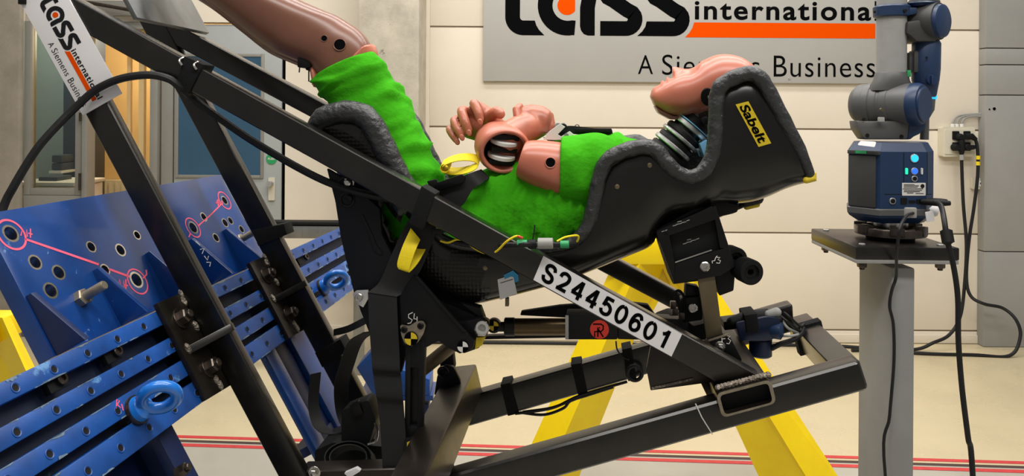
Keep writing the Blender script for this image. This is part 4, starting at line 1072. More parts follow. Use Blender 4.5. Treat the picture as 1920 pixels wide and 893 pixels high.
for k in range(6):
    p4 = [shell_at(x, y, .0065) for x, y in ((938 + k, 528 + k * 5), (962 + k, 521 + k * 5), (962 + k, 522.2 + k * 5), (938 + k, 529.2 + k * 5))]; bm.faces.new([bm.verts.new(p) for p in p4])
obj('label_print', bm, DKPRINT, seat, 0)
sticker(shell, [(945, 514), (962, 506), (972, 514), (973, 524), (950, 536)], BLUT, 'blue_tape', .003)
bm = NB(); box(bm, S(951, 566, SE + .03), U * .004, V * .006, Z * .009, .001); obj('brass_clip', bm, OLIVE, seat)
for x, y in ((1218, 310), (1157, 350), (910, 502), (1320, 268)):
    p = shell_at(x, y, .003); bm = NB(); lathe(bm, p + V * .003, -V, [(0, .006), (.004, .005), (.005, .003)], 16); obj('rivet', bm, OLIVE, seat)
bm = NB(); capsule(bm, [S(1512, 338, SE + .0), S(1526, 334, SE), S(1527, 326, SE)], [.007, .008, .004]); obj('yellow_tip', bm, SABY, seat)
# side bracket of the seat with its bolts
bm = NB(); prism(bm, Sq([(612, 316), (628, 378), (638, 444), (662, 545), (676, 585), (694, 630), (714, 700), (752, 700), (770, 630), (800, 590), (802, 560), (770, 520), (735, 478), (716, 440), (712, 392), (690, 372), (655, 342)], 1.612), V * .016, .003); obj('side_bracket', bm, NAVY, seat)
for x, y, r_ in ((651, 343, .0085), (655, 371, .007)):
    bm = NB(); c = S(x, y, 1.606); lathe(bm, c + V * .012, -V, [(0, r_ * 1.5), (.004, r_ * 1.5), (.005, r_), (.013, r_ * .9), (.015, r_ * .6)], 20); obj('bolt', bm, CHROME if r_ > .008 else BLACK, seat)
    bm = NB(); c = S(x - 4, y + 3, 1.611); torus(bm, c, -V, .015, .0022, 24, 8); obj('washer_ring', bm, BLACK, seat)
bm = NB(); prism(bm, Sq([(713, 478), (700, 470), (690, 440), (676, 404), (680, 402), (697, 438), (707, 462), (718, 474)], 1.609), V * .004, .0008); obj('bracket_edge', bm, BLACK, seat)
bm = NB(); prism(bm, Sq([(748, 556), (775, 517), (783, 520), (872, 622), (890, 640), (886, 656), (862, 664), (838, 652), (822, 640), (800, 652), (752, 648)], 1.594), V * .014, .003); obj('lower_bracket', bm, BLACK, seat)
bm = NB(); prism(bm, Sq([(776, 517), (783, 519), (874, 622), (868, 624)], 1.590), V * .006, .002); obj('bracket_flange', bm, BLACK, seat)
bm = NB(); prism(bm, Sq([(782, 520), (812, 556), (900, 578), (908, 600), (884, 630)], 1.64), V * .03, .004); obj('base_web', bm, BLACKM, seat)
def writing(strokes, w, s, nm, par, m=WHITE):
    bm = NB()
    for q in strokes: stroke(bm, q, w, lambda x, y: S(x, y, s))
    obj(nm, bm, m, par, 0)
writing([[(774, 586), (766, 590), (766, 596), (773, 600), (770, 606), (764, 607)], [(777, 588), (776, 598), (783, 599)], [(782, 594), (782, 606)]], 1.6, 1.5925, 'chalk_writing', seat)
# recliner block behind the back
bm = NB(); prism(bm, Sq([(1228, 432), (1300, 392), (1338, 386), (1368, 466), (1380, 500), (1376, 546), (1349, 556), (1340, 524), (1262, 534)], 1.672), V * .11, .004); rb = obj('recliner_block', bm, BLACKM, seat)
for q in ([(1230, 436), (1252, 428), (1266, 494), (1264, 532)], [(1230, 434), (1336, 386), (1342, 412), (1250, 444)], [(1336, 388), (1342, 386), (1368, 466), (1350, 466)], [(1266, 494), (1367, 463), (1379, 500), (1352, 517), (1263, 533)]):
    bm = NB(); prism(bm, Sq(q, 1.655), V * .018, .002); obj('block_flange', bm, BLACK, rb)
bm = NB(); prism(bm, Sq([(1266, 491), (1334, 468), (1335, 470), (1266, 493.5)], 1.6535), V * .003); obj('bright_edge', bm, CHROME, seat)
for k, (x, y, w_) in enumerate(((1284, 457, 7), (1292, 454, 10), (1300, 451, 9), (1308, 448, 6), (1292, 449.5, 8), (1265, 423, 7), (1273, 420, 10), (1282, 417, 9), (1290, 413.5, 6), (1274, 415.5, 8), (1243, 434, 5), (1249, 432, 4))):
    sv = 1.6715 if y > 440 else 1.6545
    bm = NB(); stroke(bm, [(x - w_ / 2, y + 1), (x + w_ / 2, y - 1)], 1.4, lambda a, b: S(a, b, sv)); obj('small_print', bm, GREYP, rb, 0)
bm = NB(); c = S(1321, 499, 1.655); lathe(bm, c, -V, [(0, .0105), (.008, .0105), (.0095, .0085), (.0095, .005), (.004, .005)], 24); obj('bolt', bm, CHROME, seat)
writing([[(1342, 483), (1340, 489), (1335, 490), (1336, 494)], [(1342, 483), (1345, 480)], [(1344, 483), (1350, 483), (1346, 487), (1351, 489), (1349, 494), (1343, 493)]], 1.6, 1.6535, 'chalk_writing', seat)
bm = NB(); prism(bm, Sq([(1307, 514), (1339, 506), (1358, 650), (1327, 650)], 1.66), V * .01, .002); obj('support_bar', bm, OLIVE, seat)
bm = NB(); prism(bm, Sq([(1240, 385), (1330, 372), (1390, 384), (1384, 400), (1300, 420), (1250, 430)], 1.70), V * .2, .01); obj('back_mount', bm, BLACKM, seat)
# rod ends seen under the head wing
bm = NB(); tube(bm, [S(1340, 402, 1.80), S(1366, 388, 1.80), S(1392, 376, 1.80)], [.008, .011, .014], 14); obj('light_blue_rod', bm, LBLUE, seat)
bm = NB(); tube(bm, [S(1338, 408, 1.78), S(1392, 386, 1.78)], .005, 10); obj('rod', bm, BLACK, seat)
bm = NB(); capsule(bm, [S(1396, 378, 1.78), S(1420, 372, 1.78)], [.014, .014]); obj('knob', bm, BLACK, seat)
bm = NB(); capsule(bm, [S(1400, 388, 1.78), S(1420, 384, 1.78)], [.007, .006]); obj('yellow_cap', bm, SABY, seat)

# rollers beside the recliner
for i, (x, y, r_, s) in enumerate(((1402, 508, .0268, 1.66), (1374, 484, .026, 1.72))):
    t = thing('roller', ['larger black roller with a hole right of the recliner block', 'black roller half hidden behind the recliner block'][i], 'roller', S(x, y + 25, s))
    c = S(x, y, s); bm = NB(); ax_ = (-V + U * .25).normalized()
    lathe(bm, c, ax_, [(-.022, .007), (-.022, .022), (-.018, r_), (.016, r_), (.020, r_ * .92), (.020, r_ * .62), (.014, r_ * .56), (.014, .007)], 36, close=True); obj('wheel', bm, BLACKM, t)
    bm = NB(); lathe(bm, c - ax_ * .004, ax_, [(0, .0065), (.012, .0065), (.012, .0052), (0, .0052)], 20, close=True); obj('bush', bm, BLACK, t)
    bm = NB(); tube(bm, [c - U * (r_ * .8) + V * .0, S(x - 34, y + 4, s + .03)], .008, 12); obj('axle', bm, BLACK, t)

# ================================================================== DUMMY
dm = thing('crash_test_dummy', 'pink crash test dummy in green shirt and shorts lying in the seat', 'dummy', S(900, 560, SM))
def stations(st, sub=4):
    f = catmull([Vector((a[0], a[1], 0)) for a, b, h, s in st], sub); k = catmull([Vector((b[0], b[1], 0)) for a, b, h, s in st], sub)
    hh = catmull([Vector((h, s, 0)) for a, b, h, s in st], sub)
    return [((p.x, p.y), (q.x, q.y), r.x, r.y) for p, q, r in zip(f, k, hh)]
def body(st, n=36, ex=1.0, sub=4, fn=None):
    bm = NB(); rings = []
    for a, b, h, s in stations(st, sub):
        A_, B_ = S(a[0], a[1], s), S(b[0], b[1], s); c = (A_ + B_) / 2; d = (A_ - B_) / 2; r = []
        for k in range(n):
            t = 2 * math.pi * k / n; x, y = math.cos(t), math.sin(t)
            x = math.copysign(abs(x) ** ex, x); y = math.copysign(abs(y) ** ex, y)
            p = c + d * x + V * h * y
            if fn: p = fn(p, a, b, d, t, h, s)
            r.append(p)
        rings.append(r)
    loft(bm, rings); return bm
# head: chin left, crown right, face up
from mathutils import noise as mnoise
HS = [((1219, 181), (1222, 189), .014), ((1224, 170), (1230, 204), .034), ((1238, 158), (1250, 216), .047), ((1252, 150), (1266, 219), .055), ((1268, 143), (1284, 220), .061), ((1284, 136), (1304, 215), .066),
      ((1302, 126), (1328, 207), .070), ((1320, 113), (1352, 206), .074), ((1340, 104), (1376, 208), .076), ((1362, 102), (1400, 212), .074), ((1386, 107), (1418, 200), .068), ((1408, 121), (1430, 184), .052), ((1422, 141), (1433, 168), .030), ((1429, 153), (1432, 159), .008)]
fd = (S(1300, 110, SM) - S(1318, 210, SM)).normalized()      # the way the face looks
hd = (S(1400, 150, SM) - S(1230, 185, SM)).normalized()      # chin to crown
bm = body([(a, b, h, SM) for a, b, h in HS], 48, .92, 5)
def bumpv(bm, px, py, s, amp, r1, r2, rl, dirn):
    """raise a feature: r1,r2 along the face before/after, rl across"""
    c = S(px, py, s)
    for v in bm.verts:
        q = v.co - c; along = q.dot(hd); lat = q.dot(V); up = q.dot(fd)
        if up < -.045: continue
        w = math.exp(-(along / (r1 if along < 0 else r2)) ** 2 - (lat / rl) ** 2)
        v.co += dirn * amp * w
bumpv(bm, 1267, 142, SM, .023, .0045, .024, .012, (fd - hd * .25).normalized())   # nose
bumpv(bm, 1251, 148, SM, .008, .004, .004, .018, fd)     # upper lip
bumpv(bm, 1242, 156, SM, .006, .004, .005, .017, fd)     # lower lip
bumpv(bm, 1247, 152, SM, -.005, .0026, .0026, .016, fd)  # mouth line
bumpv(bm, 1226, 172, SM, .004, .010, .010, .018, fd)     # chin
for sd_ in (-1, 1):
    bumpv(bm, 1296, 125, SM + sd_ * .031, -.006, .012, .010, .014, fd)  # eye hollows
    bumpv(bm, 1296, 125, SM + sd_ * .031, .003, .006, .006, .009, fd)   # closed eyes
    bumpv(bm, 1312, 114, SM + sd_ * .028, .003, .007, .008, .022, fd)   # brows
    bumpv(bm, 1268, 150, SM + sd_ * .045, .003, .02, .02, .02, fd)      # cheeks
head = obj('head', bm, SKIN, dm, 180)
p, n = hit(head, 1327, 182); bm = NB(); lathe(bm, p - n * .006, n, [(0, .021), (.008, .021), (.0085, .018)], 28, .72, hd); obj('ear_hole', bm, BLACKM, head)
bm = NB(); lathe(bm, p + n * .0025 + hd * .004, n, [(0, .005), (.003, .004)], 16); obj('ear_screw', bm, ALU, head)
bm = NB(); prism(bm, Sq([(1228, 198), (1238, 206), (1262, 217), (1296, 221), (1290, 226), (1258, 224), (1236, 212)], SM - .03), V * .06, .004); obj('chin_opening', bm, BROWN, dm)
# neck: rubber column between aluminium discs
na = (S(1322, 205, SM) - S(1252, 284, SM)).normalized(); nc = S(1262, 274, SM)
px_m = SM / F
def neck(nm, d0, d1, r, m, ed=.002):
    bm = NB(); lathe(bm, nc, na, [(d0, r - ed), (d0 + ed, r), (d1 - ed, r), (d1, r - ed)], 40); obj(nm, bm, m, dm)
neck('neck_rubber', -.030, .085, .036, RUBBER)
for k in range(3): neck('neck_ring', -.026 + k * .027, -.010 + k * .027, .0455, RUBBER, .004)
neck('neck_disc', -.001 - .006, .003, .049, ALU); neck('neck_disc', .020, .028, .049, ALU)
neck('neck_disc', .051, .063, .047, ALU); neck('neck_disc', .064, .066, .05, LBLUE)
neck('neck_block', .066, .085, .040, BLACK)
bm = NB(); c = S(1323, 226, SM - .042); lathe(bm, c, -V, [(0, .009), (.004, .009), (.005, .006)], 24); obj('neck_bolt', bm, BLACK, dm)
bm = NB(); prism(bm, Sq([(1312, 270), (1326, 262), (1322, 298)], SM - .05), V * .1, .002); obj('neck_bracket', bm, LBLUE, dm)
# shirt
TS = [((770, 372), (735, 445), .12), ((800, 352), (765, 492), .142), ((850, 336), (830, 516), .148), ((900, 318), (890, 520), .146), ((955, 296), (960, 510), .146), ((1010, 274), (1030, 494), .150), ((1060, 258), (1085, 474), .152), ((1110, 251), (1135, 448), .152), ((1155, 252), (1180, 420), .144), ((1195, 260), (1215, 380), .122), ((1225, 272), (1240, 340), .088), ((1246, 282), (1256, 315), .045)]
def wrinkle(p, a, b, d, t, h, s):
    q = Vector((p.x * 16 + p.z * 9, p.y * 9, p.z * 9 - p.x * 3))
    f = 1 - abs(mnoise.noise(q)) * 2; f2 = mnoise.noise(q * 2.1 + Vector((7, 3, 1)))
    return p + (d.normalized() * math.cos(t) + V * math.sin(t)) * (.008 * f + .005 * f2 - .006 + .010 * max(0, 1 - abs(mnoise.noise(Vector((p.x * 11 + p.z * 16, p.y * 5, p.z * 5)) )) * 7))
bm = body([(a, b, h, SM) for a, b, h in TS], 64, .78, 7, wrinkle); shirt = obj('shirt', bm, GREEN, dm, 180)
bm = body([((1053, 259), (1050, 371), .068, 1.708), ((1056, 256), (1053, 375), .077, 1.710), ((1066, 254), (1062, 378), .078, 1.711), ((1082, 251), (1080, 386), .078, 1.714), ((1112, 250), (1110, 394), .076, 1.72), ((1142, 254), (1135, 386), .07, 1.73), ((1165, 266), (1155, 360), .05, 1.75)], 44, .9, 5, lambda p, a, b, d, t, h, s: p - V * .0028 * math.sin(p.x * 85 + p.z * 40) + d.normalized() * .002 * math.sin(p.x * 70 - p.z * 60))
obj('sleeve', bm, GREEN, dm, 180)
# shorts: two legs
def shorts(dv, du, nm):
    def wr(p, a, b, d, t, h, s):
        ax_ = p.x * .62 - p.z * .78; ac_ = p.x * .78 + p.z * .62
        q = Vector((ax_ * 20 - ac_ * 6, p.y * 8, ac_ * 6))
        f = 1 - abs(mnoise.noise(q + Vector((3, 1, 5)))) * 2; f2 = mnoise.noise(q * 2.2)
        return p + (V * dv + U * du) + (d.normalized() * math.cos(t) + V * math.sin(t)) * (.006 * f + .003 * f2 - .005 + .009 * max(0, 1 - abs(mnoise.noise(q * .8 + Vector((9, 2, 4)))) * 7))
    st = [((698, 104), (600, 150), .062, 1.73), ((701, 98), (594, 147), .071, 1.73), ((708, 104), (593, 157), .075, 1.73), ((716, 116), (599, 170), .074, 1.73), ((726, 128), (606, 180), .073, 1.732), ((742, 152), (618, 205), .076, 1.735), ((764, 190), (636, 245), .078, 1.738), ((788, 236), (658, 295), .08, 1.742),
          ((808, 278), (684, 345), .082, 1.746), ((824, 318), (716, 395), .084, 1.75), ((834, 356), (735, 440), .084, 1.755), ((826, 400), (752, 470), .07, 1.76)]
    return obj(nm, body(st, 48, .92, 6, wr), GREEN, dm, 180)
sh1 = shorts(0, 0, 'shorts_leg'); shorts(.15, -.05, 'shorts_leg')
bm = NB()
for i, (a, b) in enumerate((((650, 130), (704, 112)),)):
    pass
bm.free()
# lower legs with the knee
def lower(dv, du):
    st = [((395, -90), (280, -70), .045, 1.73), ((455, -58), (305, -52), .054, 1.73), ((510, -26), (345, -26), .06, 1.73), ((558, -2), (394, 6), .062, 1.73), ((598, 16), (450, 50), .060, 1.73), ((630, 29), (502, 90), .056, 1.73), ((652, 42), (550, 112), .054, 1.73), ((674, 57), (580, 124), .054, 1.73), ((690, 76), (594, 138), .055, 1.73), ((699, 98), (604, 152), .054, 1.73), ((704, 122), (622, 172), .048, 1.73), ((706, 145), (645, 190), .03, 1.73)]
    return obj('lower_leg', body(st, 44, .95, 6, lambda p, a, b, d, t, h, s: p + V * dv + U * du), BROWN, dm, 180)
l1 = lower(0, 0); lower(.15, -.06)
for x, y, r_ in ((637, 84, 10.5), (608, 72, 5.5)):
    p, n = hit(l1, x, y); r_ *= p.y / F; bm = NB(); lathe(bm, p - n * .004, n, [(0, r_), (.0052, r_), (.0052, r_ * .96)], 28); obj('knee_hole', bm, BLACKP, l1)
    bm = NB(); torus(bm, p + n * .0006, n, r_ * 1.08, r_ * .1, 28, 8); obj('hole_rim', bm, BROWN, l1)
bm = body([((700, 84), (680, 100), .05, 1.735), ((706, 96), (650, 122), .055, 1.735), ((708, 112), (640, 140), .05, 1.735)], 32, 1, 3); obj('knee_insert', bm, SKIN, dm, 180)
bm = body([((598, 120), (584, 126), .03, 1.735), ((606, 138), (588, 146), .038, 1.735), ((612, 158), (592, 164), .038, 1.735)], 28, 1, 3); obj('thigh_end', bm, SKIN, dm, 180)
bm = NB(); box(bm, S(577, 118, 1.72), U * .016, V * .025, Z * .012, .004); box(bm, S(583, 126, 1.72), U * .008, V * .014, Z * .008, .003); obj('ankle_block', bm, BLACKM, dm)
for pts in ([(562, 108), (562, 124), (561, 136)], [(579, 124), (579, 140), (579, 153)]):
    bm = NB(); tube(bm, [S(x, y, 1.71) for x, y in pts], .0016, 8); obj('pin', bm, BOLT, dm)
for dx in (0, 5):
    bm = NB(); tube(bm, catmull([S(596 + dx, 150, 1.70), S(600 + dx, 170, 1.70), S(608 + dx, 184, 1.70), S(622 + dx, 194, 1.71)], 5), .0018, 8); obj('sensor_wire', bm, RUBBER, dm)
# arm on the near side
bm = body([((992, 282), (980, 316), .03, 1.70), ((986, 270), (970, 326), .05, 1.70), ((988, 265), (970, 331), .054, 1.70), ((1002, 263), (986, 342), .059, 1.70), ((1026, 264), (1018, 357), .062, 1.70), ((1060, 268), (1056, 371), .063, 1.705), ((1092, 273), (1088, 374), .06, 1.71)], 44, .92, 5)
ua = obj('upper_arm', bm, SKIN, dm, 180)
p, n = hit(ua, 1032, 305); bm = NB(); lathe(bm, p - n * .004, n, [(0, .0098), (.005, .0098), (.005, .006), (.0048, .004)], 28); obj('shoulder_hole', bm, BLACKP, ua)
bm = NB(); torus(bm, p + n * .0004, n, .0112, .0011, 32, 8); obj('hole_rim', bm, SKIN, ua)
# elbow cup, open to the camera, with the joint plates inside
ea = (-V * .86 + U * .32 - Z * .28).normalized(); ec = S(948, 286, 1.690)
bm = NB(); lathe(bm, ec, ea, [(-.115, .020), (-.105, .034), (-.085, .046), (-.05, .0535), (-.015, .0535), (-.003, .051), (0, .047), (-.004, .0425), (-.03, .040), (-.062, .038), (-.064, .001)], 44, 1.14, U - Z * .2); obj('elbow_cup', bm, SKIN, dm, 180)
bm = NB(); lathe(bm, ec, ea, [(-.061, .0385), (-.059, .0385)], 36, 1.12, U - Z * .2); obj('cup_floor', bm, BLACKM, dm)
xd = (U * .95 - Z * .2 - ea * (U * .95 - Z * .2).dot(ea)).normalized(); yd = ea.cross(xd)
if yd.z < 0: yd = -yd
for k in (-.017, .017):
    bm = NB(); c = ec - ea * .028 + yd * k
    lathe(bm, c, yd, [(-.0045, .028), (-.0035, .0315), (.0035, .0315), (.0045, .028)], 36); obj('joint_plate', bm, WHITE, dm)
for k in (-.03, 0, .03):
    bm = NB(); c = ec - ea * .034 + yd * k; box(bm, c, xd * .03, ea * .022, yd * .006, .002); obj('joint_fork', bm, BLACKM, dm)
# forearm runs away from the camera to the far fist
bm = NB()
capsule(bm, [S(950, 262, 1.735), S(975, 246, 1.765), S(1000, 236, 1.79)], [.040, .037, .034], 24)
lathe(bm, S(1003, 226, 1.80), (S(1036, 232, 1.8) - S(972, 215, 1.8)), [(-.042, .012), (-.036, .026), (-.015, .036), (.012, .038), (.03, .032), (.041, .012)], 24)
o = obj('forearm', bm, SKINH, dm, 180); remesh(o, .0035, 8)
bm = NB()
for i, (x, y) in enumerate(((1030, 216), (1014, 207), (996, 202), (979, 206))):
    k0 = S(x, y, 1.80 + i * .002)
    capsule(bm, [S(x + 2, y + 22, 1.795), k0, k0 + V * .03 - Z * .004, k0 + V * .034 - Z * .026], [.013, .0105, .0098, .009], 14)
capsule(bm, [S(985, 236, 1.775), S(971, 222, 1.775), S(968, 205, 1.785), S(975, 199, 1.80)], [.014, .011, .0098, .008], 14)
lathe(bm, S(1003, 224, 1.80), (S(1036, 232, 1.8) - S(972, 215, 1.8)), [(-.036, .016), (-.02, .03), (.012, .034), (.034, .02)], 24)
o = obj('fist', bm, SKINH, dm, 180); remesh(o, .0028, 4)
# open hand of the other arm
bm = NB()
HX = 1.79
capsule(bm, [S(896, 208, HX), S(915, 222, HX + .012), S(928, 236, HX + .02)], [.022, .026, .024], 18)
capsule(bm, [S(872, 222, HX), S(896, 236, HX + .012), S(915, 246, HX + .02)], [.02, .024, .022], 18)
capsule(bm, [S(858, 238, HX + .004), S(880, 246, HX + .014), S(905, 252, HX + .02)], [.014, .018, .02], 18)
capsule(bm, [S(925, 240, HX + .02), S(945, 250, HX + .04), S(965, 258, HX + .06)], [.028, .028, .03], 18)
fing = [[(896, 206, 1.785), (889, 194, 1.765), (896, 210, 1.745), (900, 224, 1.742)],
        [(880, 212, 1.785), (866, 208, 1.762), (872, 228, 1.740), (878, 244, 1.738)],
        [(866, 226, 1.788), (852, 226, 1.765), (858, 242, 1.745), (865, 254, 1.742)],
        [(858, 240, 1.79), (843, 241, 1.772), (848, 253, 1.756), (855, 263, 1.752)]]
for i, f in enumerate(fing):
    r0 = (.0118, .0122, .0112, .0096)[i]
    capsule(bm, catmull([S(*q) for q in f], 3), [r0 * (1.08 - .03 * k) for k in range(10)], 14)
capsule(bm, catmull([S(912, 232, 1.80), S(922, 216, 1.775), S(932, 210, 1.76), S(938, 214, 1.75)], 3), [.017, .0165, .0155, .0145, .014, .0138, .0136, .0134, .0128, .0118], 14)
hand = obj('hand', bm, SKINH, dm, 180); remesh(hand, .0026, 4)
for x, y, s, dx, dy in ((900, 229, 1.7305, .3, 1), (879, 249, 1.7265, .3, 1), (866, 258, 1.731, .35, 1), (857, 266, 1.743, .4, 1)):
    c = S(x, y, s); d = (S(x + dx * 10, y + dy * 10, s) - c).normalized()
    bm = NB(); lathe(bm, c + V * .002, -V, [(0, .0062), (.0012, .0058), (.0018, .003)], 18, 1.3, d); obj('fingernail', bm, SKIN, hand, 60)
c = S(1006, 183, 1.8)

# ================================================================== HARNESS
hb = thing('seat_belt', 'black harness webbing hanging from the seat side beside the blue barrier', 'seat belt', S(740, 893, 1.59))
def strip(pts, m, nm, par, th=.0022, n=5):
    """pts: (left px, right px, y left, y right, plane)"""
    L_ = catmull([S(a, c, s) for a, b, c, d, s in pts], n); R_ = catmull([S(b, d, s) for a, b, c, d, s in pts], n)
    bm = NB(); ribbon(bm, [(p + q) / 2 for p, q in zip(L_, R_)], [q - p for p, q in zip(L_, R_)], th); return obj(nm, bm, m, par, 50)
strip([(690, 744, 548, 556, 1.590), (692, 746, 600, 606, 1.584), (696, 749, 660, 664, 1.582), (698, 750, 690, 694, 1.576), (700, 752, 702, 706, 1.584), (705, 755, 740, 744, 1.577), (709, 757, 760, 764, 1.584), (714, 761, 815, 820, 1.58), (717, 764, 870, 874, 1.58), (720, 768, 940, 944, 1.585)], WEB, 'webbing', hb)
strip([(690, 744, 549, 557, 1.588), (712, 762, 528, 545, 1.600), (734, 788, 478, 508, 1.602), (762, 812, 420, 452, 1.602), (790, 830, 380, 410, 1.612)], WEB, 'upper_webbing', hb)
bm = NB(); w_ = S(793, 462, 1.6) - S(757, 486, 1.6)
bm.free(); strip([(770, 788, 428, 450, 1.590), (754, 779, 464, 470, 1.572), (745, 768, 494, 502, 1.566), (750, 768, 505, 510, 1.570), (762, 783, 496, 494, 1.584), (778, 797, 470, 470, 1.600), (788, 803, 448, 456, 1.606)], YWEB, 'yellow_pull_loop', hb)
bm = NB(); prism(bm, Sq([(661, 552), (668, 545), (690, 544), (693, 556), (681, 577), (672, 572)], 1.598), V * .005, .001); obj('anchor_plate', bm, ALU, hb)
bm = NB(); screw(bm, S(674, 557, 1.598), -V, .0085, .006); obj('anchor_bolt', bm, CHROME, hb)
# lap belt, buckle and its yellow loop on the lap
lb = thing('lap_belt', 'black lap belt with glossy buckle and yellow loop on the lap of the dummy', 'seat belt', S(850, 370, 1.665))
strip([(812, 842, 352, 402, 1.652), (834, 868, 342, 384, 1.650), (862, 886, 332, 356, 1.652), (884, 903, 324, 344, 1.66), (902, 918, 318, 334, 1.70)], WEB, 'webbing', lb)
bm = NB(); prism(bm, rrect(Sq([(816, 344), (866, 327), (872, 332), (870, 342), (824, 356), (816, 352)], 1.640), .004), V * .014, .003); obj('buckle', bm, BLACK, lb)
bm = NB(); prism(bm, Sq([(800, 340), (818, 336), (824, 350), (806, 354)], 1.645), V * .01, .002); obj('buckle_tongue', bm, BLACKM, lb)
bm = NB(); pts = [S(864 + 34 * math.cos(R(t)), 308 - 13 * math.sin(R(t)) - 4 * math.cos(R(t)), 1.70 + .012 * math.sin(R(2 * t))) for t in range(0, 361, 20)]
ribbon(bm, pts, (V * .03 + Z * .014), .002); obj('yellow_loop', bm, YWEB, lb, 60)
bm = NB(); pts = [S(836 + 8 * math.cos(R(t)), 311 - 8 * math.sin(R(t)), 1.695) for t in range(0, 361, 24)]
ribbon(bm, pts, (V * .03 + Z * .01), .002); obj('yellow_loop', bm, YWEB, lb, 60)
# shoulder belt with adjuster on the chest
sb = thing('shoulder_belt', 'black shoulder belt with silver adjuster buckle lying on the chest', 'seat belt', S(1090, 250, 1.78))
strip([(1148, 1150, 244, 258, 1.76), (1100, 1100, 239, 254, 1.76), (1068, 1066, 236, 252, 1.76), (1040, 1034, 240, 262, 1.755)], WEB, 'webbing', sb)
bm = NB(); box(bm, S(1112, 244, 1.775), U * .042, V * .025, Z * .004, .002); obj('comfort_pad', bm, VELC, sb)
bm = NB(); prism(bm, Sq([(1018, 262), (1030, 246), (1050, 232), (1060, 238), (1046, 252), (1052, 256), (1068, 246), (1078, 254), (1064, 262), (1040, 263)], 1.725), V * .004, .001); obj('adjuster_cheek', bm, WHITE, sb, 0)
bm = NB(); prism(bm, Sq([(1022, 252), (1044, 230), (1062, 232), (1052, 248), (1040, 254)], 1.79), V * .004, .001); obj('adjuster_cheek', bm, ALU, sb, 0)
bm = NB(); tube(bm, [S(1056, 240, 1.728), S(1056, 238, 1.80)], .009, 14); obj('adjuster_bar', bm, BLACKM, sb)
bm = NB(); box(bm, S(1036, 252, 1.77), U * .014, V * .026, Z * .0025, .001); obj('adjuster_plate', bm, ALU, sb)
bm = NB(); tube(bm, [S(1062, 254, 1.715), S(1062, 252, 1.80)], .005, 12); obj('adjuster_pin', bm, CHROME, sb)
bm = NB(); torus(bm, S(1082, 238, 1.76), V, .005, .001, 20, 6); obj('wire_ring', bm, BOLT, sb)
bm = NB(); strip([(1018, 1030, 258, 266, 1.75), (1030, 1046, 254, 262, 1.75)], VELC, 'webbing_end', sb); bm.free()

# wire loom along the rim with coloured tapes
wl = thing('wire_loom', 'black sensor wire loom with white and green tapes along the seat rim', 'cable', S(950, 465, 1.60))
LP = [S(*q) for q in ((816, 430, 1.606), (832, 444, 1.600), (862, 456, 1.596), (900, 460, 1.592), (965, 459, 1.545), (1020, 458, 1.545), (1060, 459, 1.57), (1082, 458, 1.60))]
bm = NB(); tube(bm, catmull(LP, 6), .0055, 10); obj('loom', bm, RUBBER, wl)
def tape(x0, x1, y, s, r, m, nm): bm = NB(); tube(bm, [S(x0, y, s), S(x0 + 1, y, s), S(x1 - 1, y, s), S(x1, y, s)], [r * .8, r, r, r * .8], 14); obj(nm, bm, m, wl)
tape(901, 929, 459.5, 1.590, .0065, WHITE, 'white_tape'); tape(969, 989, 457, 1.545, .0075, GRNT, 'green_tape'); tape(1008, 1037, 456.5, 1.545, .011, GREYP, 'grey_tape'); tape(990, 1006, 458, 1.545, .0095, BLACKM, 'connector'); tape(1050, 1067, 458.5, 1.562, .0078, GRNT, 'green_tape')
bm = NB(); tube(bm, catmull([S(*q) for q in ((826, 452, 1.593), (840, 455, 1.588), (858, 449, 1.585), (874, 454, 1.586), (890, 466, 1.582), (910, 475, 1.575), (930, 472, 1.56), (950, 453, 1.54), (968, 443, 1.54), (978, 446, 1.54))], 6), .0022, 8); obj('yellow_wire', bm, YWEB, wl)
bm = NB(); tube(bm, catmull([S(*q) for q in ((1044, 453, 1.56), (1060, 445, 1.57), (1082, 442, 1.59), (1084, 449, 1.595), (1078, 460, 1.60))], 6), .0022, 8); obj('yellow_wire', bm, YWEB, wl)
bm = NB(); tube(bm, [S(970, 443, 1.54), S(980, 447, 1.54)], .0028, 8); obj('red_ferrule', bm, REDP, wl)
bm = NB(); tube(bm, [S(998, 454, 1.545), S(1001, 438, 1.55), S(1003, 422, 1.555)], .0015, 6); obj('cable_tie', bm, BLACKM, wl)
bm = NB(); box(bm, S(822, 434, 1.60), U * .012, V * .006, Z * .005, .0015); obj('clip', bm, BLACK, wl)
# ================================================================== LINKS UNDER THE SEAT
def target(par, x, y, s, r, ca, cb, nm='target_mark', rot=0):
    c = S(x, y, s); n = 32
    bm = NB(); lathe(bm, c, -V, [(0, r), (.0022, r), (.0024, r * .96)], n); tm_ = obj(nm, bm, cb, par)
    c = c - V * .0030; e1, e2 = U, Z
    for q in (0, 2):
        bm = NB(); pts = [c] + [c + (e1 * math.cos(R(rot + q * 90 + k * 11.25)) + e2 * math.sin(R(rot + q * 90 + k * 11.25))) * r * .94 for k in range(9)]
        bm.faces.new([bm.verts.new(p) for p in pts]); obj('target_quadrant', bm, ca, tm_, 0)
ac = thing('linear_damper', 'black and bronze damper with red round emblem under the seat', 'damper', S(1060, 640, 1.72))
def rod(nm, x0, y0, x1, y1, s, r, m, par, n=24, ed=.002):
    a, b = S(x0, y0, s), S(x1, y1, s); d = (b - a); l = d.length
    bm = NB(); lathe(bm, a, d, [(0, r - ed), (ed, r), (l - ed, r), (l, r - ed)], n); return obj(nm, bm, m, par)
BRONZE = mat('bronze_tube', (92, 76, 54), 0.3, 0.85, var=0.2, scale=8)
rod('tube', 958, 613, 1066, 613, 1.72, .0188, BRONZE, ac)
rod('end_collar', 946, 613, 966, 613, 1.72, .0205, BLACK, ac); rod('neck', 926, 613, 950, 613, 1.72, .011, BLACK, ac)
